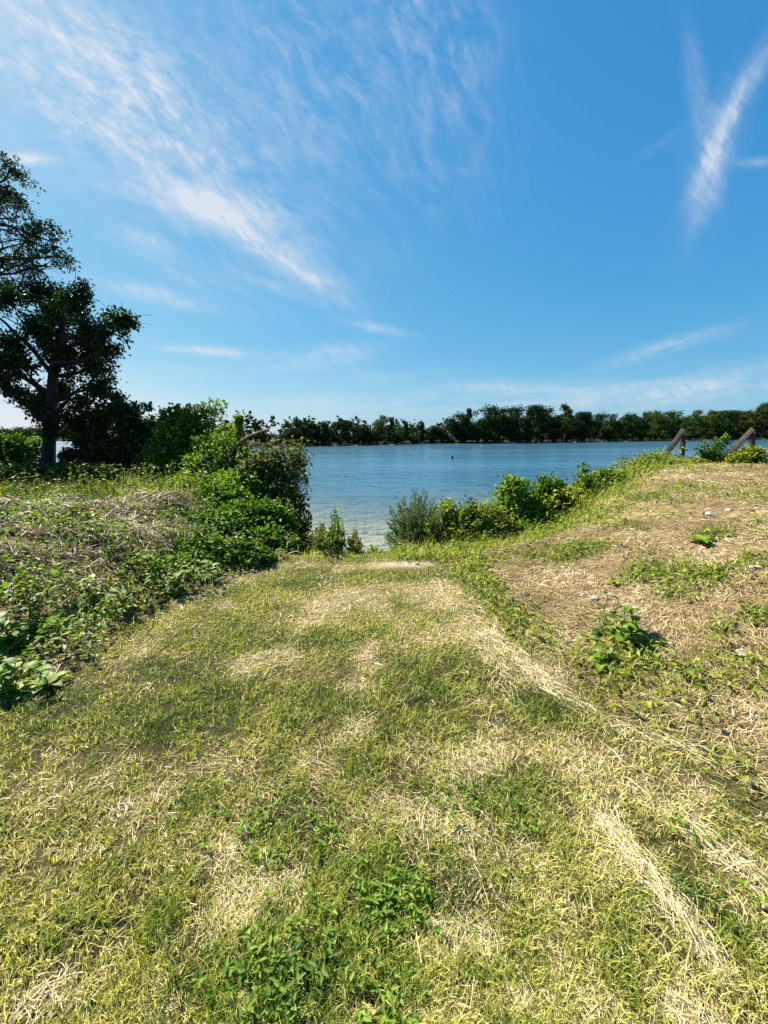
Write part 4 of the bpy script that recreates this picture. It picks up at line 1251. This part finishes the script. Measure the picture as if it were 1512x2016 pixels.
for i, pts in enumerate([[(498, 1105), (492, 1085), (505, 1078), (525, 1090)], [(505, 1110), (508, 1090), (520, 1082), (540, 1098)], [(555, 1100), (565, 1075), (570, 1060), (578, 1068)], [(545, 1110), (562, 1092), (580, 1086), (600, 1094)], [(610, 1108), (618, 1092), (632, 1086), (650, 1092)], [(480, 1105), (478, 1080), (486, 1070), (500, 1074)]]):
    b0 = ground_at(pts[0][0], 5.3)
    P = [b0] + [at(px, py, 5.25) for px, py in pts[1:]]
    P = np.array(P); P[0, 2] = b0[2]
    t = np.linspace(0, 1, 14); c_ = np.stack([np.polyval(np.polyfit(np.linspace(0, 1, 4), P[:, j], 3), t) for j in range(3)], -1)
    V, Fc = tubes([(c_, np.linspace(.006, .003, 14))], 4)
    tag(mk('dry_grass_stem', V, [Fc], M_straw, np.tile([[.62, .55, .40]], (len(V), 1)), smooth=True), ['lowest bleached stem looping right beside the track', 'bleached stem arching flat over the track edge', 'upright bleached stem with a sharp bend at its top', 'bleached stem curving right just below the upright one', 'bleached stem closest to the leafy weeds in the gap', 'short bleached stem furthest left under the mid-green bush'][i], 'grass stem', BGR)


# ------------------------------------------------------------------ grass, straw and ground cover
def scatter(n, r0, r1, th=1.45, pw=1.0):
    """points round the viewer's standing place, denser close by"""
    t = rng.random(n); r = r0 * (r1 / r0) ** (t ** pw)
    a = rng.uniform(-th, th, n)
    return r * np.sin(a), r * np.cos(a)


def blades(x, y, L, W, lean, az, col, bend=.5, z0=-.004, segs=2):
    """tapering bent blades, base at the ground"""
    n = len(x); z = height(x, y) + z0
    B = np.stack([x, y, z], -1)
    h = np.stack([np.cos(az), np.sin(az), np.zeros(n)], -1)
    S = np.stack([-np.sin(az), np.cos(az), np.zeros(n)], -1)
    tw = rng.normal(0, .6, n); S = S * np.cos(tw)[:, None] + np.array([0, 0, 1.]) * np.sin(tw)[:, None] * .6
    l1 = lean; l2 = np.minimum(lean + bend * rng.random(n) * 1.4, 1.75)
    L = np.asarray(L)[:, None]; W = np.asarray(W)[:, None]
    up = np.array([0, 0, 1.])
    m = B + (h * np.sin(l1)[:, None] + up * np.cos(l1)[:, None]) * L * .5
    t = m + (h * np.sin(l2)[:, None] + up * np.cos(l2)[:, None]) * L * .5
    V = np.stack([B - S * W * .5, B + S * W * .5, m - S * W * .42, m + S * W * .42, t], 1).reshape(-1, 3)
    b = np.arange(n)[:, None] * 5
    return V, [b + np.array([0, 1, 3, 2])[None], b + np.array([2, 3, 4])[None]], np.repeat(col, 5, axis=0)


def ribbons(x, y, L, W, az, col, lift=.02, tilt=.12):
    """flattish dry stalks lying over each other"""
    n = len(x); z = height(x, y)
    h = np.stack([np.cos(az), np.sin(az), np.zeros(n)], -1); S = np.stack([-np.sin(az), np.cos(az), np.zeros(n)], -1)
    roll = rng.normal(0, .7, n); S = S * np.cos(roll)[:, None] + np.array([0, 0, 1.]) * np.sin(roll)[:, None]
    L = np.asarray(L)[:, None]; W = np.asarray(W)[:, None]
    C = np.stack([x, y, z + lift * rng.random(n) + .004], -1)
    a = C - h * L * .5; e = C + h * L * .5
    a[:, 2] = height(a[:, 0], a[:, 1]) + np.abs(rng.normal(0, 1, n)) * L[:, 0] * tilt + .003
    e[:, 2] = height(e[:, 0], e[:, 1]) + np.abs(rng.normal(0, 1, n)) * L[:, 0] * tilt + .003
    C = (a + e) * .5 + np.array([0, 0, 1.]) * (np.abs(rng.normal(0, .04, n))[:, None] * L) + S * rng.normal(0, .035, n)[:, None] * L
    V = np.stack([a - S * W * .5, a + S * W * .5, C - S * W * .5, C + S * W * .5, e - S * W * .25, e + S * W * .25], 1).reshape(-1, 3)
    b = np.arange(n)[:, None] * 6
    return V, [np.concatenate([b + np.array([0, 1, 3, 2])[None], b + np.array([2, 3, 5, 4])[None]])], np.repeat(col, 6, axis=0)


GR = [(0, (.05, .105, .012)), (.3, (.18, .255, .03)), (.6, (.41, .41, .085)), (1, (.64, .57, .25))]
ST = [(0, (.11, .07, .033)), (.4, (.31, .235, .11)), (.75, (.52, .44, .25)), (1, (.68, .61, .41))]

# mown lawn
x, y = scatter(325000, .55, 7.5)
ln, L_, R_ = zones(x, y); dr_ = dryness(x, y)
keep = (rng.random(len(x)) < np.clip(ln + R_ * .08 + L_ * .1, 0, 1) * (1 - .45 * dr_) * np.maximum(.30 + .70 * ss(fbm(x * 9, y * 9, 3, 12.), .34, .56), ss(np.hypot(x, y), 2., 3.6))) & (y < 5.9)
x, y, dr_ = x[keep], y[keep], dr_[keep]
dist = np.hypot(x, y)
tone = np.clip(.36 + .10 * ss(dist, 2.2, 4) + .40 * dr_ + .9 * (fbm(x * 3, y * 3, 3, 71.) - .5) + .5 * (fbm(x * 14, y * 14, 2, 7.) - .5) + rng.normal(0, .22, len(x)), 0, 1)
V, Fc, c = blades(x, y, rng.uniform(.03, .075, len(x)) * (1.1 - .4 * dr_) * (1 - .4 * ss(dist, 2.3, 4.2)), (.0022 + .0006 * dist) * rng.uniform(.8, 1.3, len(x)), np.abs(rng.normal(.55, .4, len(x))).clip(0, 1.4), rng.random(len(x)) * 6.28, pal(tone, GR), .8)
xa, ya = rng.uniform(-2.4, 1.6, 60000), rng.uniform(2.6, 5.7, 60000)
ln, L_, R_ = zones(xa, ya); da = dryness(xa, ya)
k = rng.random(len(xa)) < np.clip(ln + .1 * L_ + .15 * R_, 0, 1) * (1 - .65 * da)
xa, ya, da = xa[k], ya[k], da[k]
ta = np.clip(.42 + .35 * da + .8 * (fbm(xa * 3, ya * 3, 3, 71.) - .5) + rng.normal(0, .2, len(xa)), 0, 1)
V2, F2, c2 = blades(xa, ya, rng.uniform(.02, .05, len(xa)), rng.uniform(.004, .007, len(xa)), np.abs(rng.normal(.7, .4, len(xa))).clip(0, 1.4), rng.random(len(xa)) * 6.28, pal(ta, GR), .8)
Fc = Fc + [f + len(V) for f in F2]; V = np.concatenate([V, V2]); c = np.concatenate([c, c2])
tag(mk('lawn_grass', V, Fc, M_grass, c), kind='stuff')

# dry clippings over the lawn
x, y = scatter(285000, .55, 7.5)
ln, L_, R_ = zones(x, y); dr_ = dryness(x, y)
keep = (rng.random(len(x)) < np.clip(ln + .15 * (L_ + R_), 0, 1) * (.06 + .75 * dr_ ** 2.0)) & (y < 5.6)
x, y, dr_ = x[keep], y[keep], dr_[keep]
dist = np.hypot(x, y)
az = 1.57 + .5 * (fbm(x * 1.2, y * 1.2, 2, 3.) - .5) * 6 + rng.normal(0, .9, len(x))
tone = np.clip(.35 + .5 * rng.random(len(x)) + .25 * (dr_ - .4), 0, 1)
V, Fc, c = ribbons(x, y, rng.uniform(.015, .06, len(x)) * rng.uniform(.6, 1.3, len(x)) * (1 + 1.2 * (rng.random(len(x)) < .02)), (.0012 + .0005 * dist) * rng.uniform(.6, 1.5, len(x)), az, pal(tone, ST), .022, .13)
tag(mk('dry_clippings', V, Fc, M_straw, c), kind='stuff')

# windrow straw, combed along the mower's lines
XS, YS, AZ = [], [], []
for pts, w, s in straw_lines:
    for (ax, ay), (bx, by) in zip(pts[:-1], pts[1:]):
        l_ = math.hypot(bx - ax, by - ay); d_ = math.hypot((ax + bx) / 2, (ay + by) / 2)
        k = int(330 * l_ * s * min(1, 2 / d_) + 30) * 2
        t = rng.random(k)
        XS.append(ax + (bx - ax) * t + rng.normal(0, w * .7, k)); YS.append(ay + (by - ay) * t + rng.normal(0, w * .7, k))
        AZ.append(np.full(k, math.atan2(by - ay, bx - ax)) + rng.normal(0, .5, k))
x, y, az = map(np.concatenate, (XS, YS, AZ))
k = rng.random(len(x)) < .15 + .85 * ss(fbm(x * 3.1, y * 3.1, 3, 6.), .38, .6)
x, y, az = x[k], y[k], az[k]; dist = np.hypot(x, y)
V, Fc, c = ribbons(x, y, rng.uniform(.03, .13, len(x)), (.0013 + .0005 * dist) * rng.uniform(.7, 1.6, len(x)), az, pal(np.clip(.7 + rng.normal(0, .2, len(x)), 0, 1), ST), .04, .08)
tag(mk('straw_windrow', V, Fc, M_straw, c), kind='stuff')

# small broad-leaved weeds in the lawn
x, y = scatter(20000, .6, 4.5)
ln, L_, R_ = zones(x, y)
wm = np.zeros(len(x))
for b in [blob(*q) for q in [(590, 1620, 110, 60, 1), (760, 1770, 110, 50, 1), (560, 1940, 130, 60, 1), (660, 1860, 90, 50, .7), (1390, 1600, 60, 40, .7), (1030, 1620, 30, 30, .4), (480, 1880, 60, 30, .7), (1440, 1540, 50, 30, .5), (200, 1240, 60, 20, .6), (860, 1580, 60, 40, .2)]]:
    wm += b[4] * np.exp(-(((x - b[0]) / b[2]) ** 2 + ((y - b[1]) / b[3]) ** 2))
wm += .25 * ss(fbm(x * 2.4, y * 2.4, 3, 91.), .6, .75)
k = rng.random(len(x)) < np.clip(wm, 0, 1) * (.10 + .65 * ss(fbm(x * 7, y * 7, 3, 17.), .45, .62))
x, y = x[k], y[k]
nL = 5
P = np.repeat(np.stack([x, y, height(x, y) + .012], -1), nL, axis=0)
a = np.repeat(rng.random(len(x)) * 6.28, nL) + np.tile(np.arange(nL) * 2 * math.pi / nL, len(x)) + rng.normal(0, .3, len(P))
P[:, 2] += rng.random(len(P)) * .03
D = np.stack([np.cos(a), np.sin(a), rng.uniform(.1, .8, len(P))], -1)
N = np.stack([rng.normal(0, .3, len(P)), rng.normal(0, .3, len(P)), np.ones(len(P))], -1)
szz = rng.uniform(.014, .032, len(P))
V, Fc, k = leaf_mesh(P, D, N, szz, szz * .45, .2, True, .25)
tag(mk('lawn_weeds', V, [Fc], M_leaf, np.repeat(pal(np.clip(rng.normal(.55, .3, len(P)), 0, 1), PAL_BRIGHT), k, axis=0)), kind='stuff')

# dead mown straw on the right bank
x, y = scatter(520000, 1.2, 15, 1.4)
ln, L_, R_ = zones(x, y); rg = rbank_green(x, y)
eR = np.interp(x, [0, 1.1, 3.4, 8.2, 12, 30], [5.4, 6.0, 7.5, 11.4, 13, 17])
patch = ss(fbm(x * 1.7, y * 1.7, 3, 61.), .3, .6)
keep = (rng.random(len(x)) < R_ * (.95 - .6 * rg) * (.35 + .65 * patch)) & (y < eR + 1) & (x > 0)
x, y, rg, patch = x[keep], y[keep], rg[keep], patch[keep]
dist = np.hypot(x, y)
az = .5 + 2.4 * (fbm(x * .8, y * .8, 2, 3.) - .5) * 2 + rng.normal(0, .8, len(x))
tone = np.clip(.14 + .5 * rng.random(len(x)) + 1.1 * (fbm(x * 1.6, y * 1.9, 4, 81.) - .45), 0, 1)
V, Fc, c = ribbons(x, y, rng.uniform(.03, .10, len(x)) * rng.uniform(.6, 1.4, len(x)), (.0013 + .00055 * dist) * rng.uniform(.7, 1.5, len(x)), az, pal(tone, ST), .03, .13)
tag(mk('dead_straw', V, Fc, M_straw, c), kind='stuff')

# green growth on the right bank: blades and small leaves
x, y = scatter(260000, 1.3, 15, 1.5)
ln, L_, R_ = zones(x, y); rg = rbank_green(x, y)
eR = np.interp(x, [0, 1.1, 3.4, 8.2, 12, 30], [5.4, 6.0, 7.5, 11.4, 13, 17])
edge = ss(y, eR - 1.8, eR - .2)
keep = (rng.random(len(x)) < np.clip(R_ + .6 * ln * (y > 4.6), 0, 1) * np.clip(rg * 1.0 + .9 * edge, 0, 1)) & (y < eR + 2.5) & (x > .1)
x, y, edge, rg = x[keep], y[keep], edge[keep], rg[keep]
dist = np.hypot(x, y)
tone = np.clip(.45 + .6 * (fbm(x * 2, y * 2, 3, 33.) - .5) + rng.normal(0, .2, len(x)), 0, 1)
V, Fc, c = blades(x, y, rng.uniform(.05, .14, len(x)) * (1 + 2.0 * edge), (.003 + .0008 * dist) * rng.uniform(.8, 1.4, len(x)), np.abs(rng.normal(.5, .35, len(x))).clip(0, 1.4), rng.random(len(x)) * 6.28, pal(tone - .1, GR), .9)
tag(mk('bank_grass', V, Fc, M_grass, c), kind='stuff')
k = rng.random(len(x)) < .35
P = np.stack([x[k], y[k], height(x[k], y[k]) + rng.random(k.sum()) * .10 * (1 + edge[k])], -1)
D = rng.normal(0, 1, P.shape); D[:, 2] = np.abs(D[:, 2]) * .4
szz = rng.uniform(.025, .06, len(P)) * (1 + .05 * dist[k])
V, Fc, kk = leaf_mesh(P, D, rng.normal(0, .4, P.shape) + np.array([0, 0, 1]), szz, szz * .55, .2, False, .2)
tag(mk('bank_leaves', V, [Fc], M_leaf, np.repeat(pal(np.clip(rng.normal(.5, .25, len(P)), 0, 1), PAL_YEL), kk, axis=0)), kind='stuff')

# knee-high leafy growth along the right bank's edge
n_ = 30000
x = rng.uniform(.6, 11, n_); eR = np.interp(x, [0, 1.1, 3.4, 8.2, 12, 30], [5.4, 6.0, 7.5, 11.4, 13, 17])
off_ = rng.normal(.5, .55, n_); y = eR + off_
lump = fbm(x * 1.6, y * 1.6, 3, 44.)
k = rng.random(n_) < ss(lump, .33, .6) * np.interp(x, [.6, 6, 11], [.9, .7, .35])
x, y, lump = x[k], y[k], lump[k]
P = np.stack([x, y, height(x, y) + rng.random(len(x)) ** .8 * (.08 + .62 * ss(lump, .38, .7)) * np.interp(x, [.6, 7, 11], [1, .75, .4])], -1)
D = rng.normal(0, 1, P.shape); D[:, 2] = D[:, 2] * .5 + .1
szz = rng.uniform(.045, .09, len(P))
V, Fc, kk = leaf_mesh(P, D, rng.normal(0, .5, P.shape) + np.array([0, 0, 1]), szz, szz * .55, .2, False, .2)
tag(mk('edge_undergrowth', V, [Fc], M_leaf, np.repeat(pal(np.clip(.45 + .9 * (fbm(x * .9, y * .9, 2, 4.) - .5) + rng.normal(0, .22, len(P)), 0, 1), PAL_YEL), kk, axis=0)), kind='stuff')

# creeping leafy undergrowth on the left bank
x, y = scatter(230000, 1.6, 12, 1.3)
ln, L_, R_ = zones(x, y)
lg = fbm(x * 1.3, y * 1.3, 4, 23.)
top = ss(-x, 2.6, 3.6) * ss(y, 4.6, 5.3) * ss(6.7 - y, 0, .4)
cov = ss(lg, .32, .50) * (1 - .72 * top)
cov = np.maximum(cov, .8 * ss(y, 6.5, 6.9))
keep = (rng.random(len(x)) < L_ * (.08 + .92 * cov) * (1 - .35 * ss(xl(y) - x, .35, .0)) * (.2 + .8 * ss(fbm(x * 4.5, y * 4.5, 3, 29.), .34, .52))) & (x < -.6) & (y < 9.5)
x, y, cov = x[keep], y[keep], cov[keep]
dist = np.hypot(x, y)
hgt = rng.random(len(x)) ** .7 * (1 + 1.0 * ss(y, 6.4, 7.2)) * (.05 + .27 * cov * ss(fbm(x * 2.6, y * 2.6, 2, 13.), .3, .7))
P = np.stack([x, y, height(x, y) + hgt], -1)
D = rng.normal(0, 1, P.shape); D[:, 2] = D[:, 2] * .4 + .05
szz = (.018 + .046 * rng.random(len(P)) ** 1.8) * (1 + .03 * dist)
V, Fc, kk = leaf_mesh(P, D, rng.normal(0, .45, P.shape) + np.array([0, 0, 1]), szz, szz * .6, .2, True, .2)
tone = np.clip(.25 + .6 * (fbm(x * 1.1, y * 1.1, 3, 66.) - .3) + rng.normal(0, .22, len(P)), 0, 1)
ucol = pal(tone, PAL_BRIGHT) * (1 - .35 * ss(y, 6.3, 7))[:, None]  # leaf colour darkened past the crest to paint the trees' shade
ucol = np.where((rng.random(len(P)) < .10)[:, None], pal(rng.random(len(P)) * .6, ST), ucol)
yel = (ss(fbm(x * 2, y * 2, 2, 88.), .5, .65) * .5)[:, None]
ucol = ucol * (1 - yel) + pal(tone, PAL_YEL) * .8 * yel
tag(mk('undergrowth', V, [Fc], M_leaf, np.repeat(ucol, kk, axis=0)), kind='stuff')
# dead grass lying between
x, y = scatter(110000, 1.6, 9, 1.5)
ln, L_, R_ = zones(x, y)
lg = fbm(x * 1.3, y * 1.3, 4, 23.); top = ss(-x, 2.6, 3.6) * ss(y, 4.6, 5.3)
keep = (rng.random(len(x)) < L_ * np.clip(.2 + .5 * (1 - ss(lg, .38, .55)) + .5 * top, 0, 1)) & (x < -.6) & (y < 7.4)
x, y = x[keep], y[keep]; dist = np.hypot(x, y)
V, Fc, c = ribbons(x, y, rng.uniform(.05, .20, len(x)), (.002 + .0006 * dist) * rng.uniform(.7, 1.5, len(x)), .3 + rng.normal(0, .9, len(x)), pal(np.clip(rng.normal(.38, .2, len(x)), 0, 1), ST), .06, .16)
tag(mk('dead_grass', V, Fc, M_straw, c), kind='stuff')
# green blades over both bank tops, the brow and behind
x, y = scatter(150000, 2.5, 15, 1.5)
ln, L_, R_ = zones(x, y)
front = ss(y, 6.2, 7.4) * L_ + .22 * L_ + ss(y, 4.9, 5.3) * ln
keep = (rng.random(len(x)) < np.clip(front, 0, 1)) & (height(x, y) > -1.9) & (y < 14)
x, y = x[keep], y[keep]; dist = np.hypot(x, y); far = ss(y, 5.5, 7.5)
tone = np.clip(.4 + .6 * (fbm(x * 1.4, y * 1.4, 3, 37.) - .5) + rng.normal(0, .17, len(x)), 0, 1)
V, Fc, c = blades(x, y, rng.uniform(.06, .15, len(x)) * (1 + 2.4 * far * (x < -1)), (.003 + .0008 * dist) * rng.uniform(.8, 1.4, len(x)), np.abs(rng.normal(.4, .3, len(x))).clip(0, 1.4), rng.random(len(x)) * 6.28, pal(tone - .22 * far, GR) * (1 - .45 * far * (x < -1))[:, None], .9)  # left bank-top blades get tree shade painted into their colour
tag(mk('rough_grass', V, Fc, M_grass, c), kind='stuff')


# tall grass clumps that stand out
TG = 'tall grass clumps'
for px, d, n_, h_, sp_, lb in [
    (215, 8.6, 260, .42, .30, 'sunlit tall grass clump in front of the dark shrub on the left bank'), (262, 8.4, 300, .45, .35, 'second bright grass clump nearer the leafy bushes on the left bank'),
    (305, 8.0, 220, .36, .3, 'shorter bright grass clump beside the pale leafy bush'), (890, 5.9, 300, .26, .22, 'bright grass clump at the foot of the yellowing bush right of the track'),
    (925, 5.6, 300, .24, .25, 'bright grass clump beside the mown track right of the sand hump'), (960, 5.9, 260, .22, .25, 'grass clump under the rounded small-leaved bush'),
    (640, 5.5, 220, .22, .3, 'grass clump at the track brow under the leafy weeds'), (20, 7.6, 160, .38, .5, 'shaded long grass clump at the left edge before the big tree')]:
    b = ground_at(px, d)
    x = b[0] + rng.normal(0, sp_ * .5, n_); y = b[1] + rng.normal(0, sp_ * .4, n_)
    V, Fc, c = blades(x, y, h_ * rng.uniform(.5, 1.1, n_), .006 * rng.uniform(.8, 1.6, n_) * (d / 6), np.abs(rng.normal(.3, .25, n_)), rng.random(n_) * 6.28, pal(np.clip(rng.normal(.4, .2, n_), 0, 1), GR), 1.2)
    o = mk('grass_clump', V - b, Fc, M_grass, c); o.location = b
    tag(o, lb, 'grass clump', TG)
rosette('broadleaf_weed', 'pale large-leaved plant rising behind the sunlit grass clumps', 252, 945, 3.2, 10, PAL_BRIGHT, 0, .2, .13, .07, None, .9)
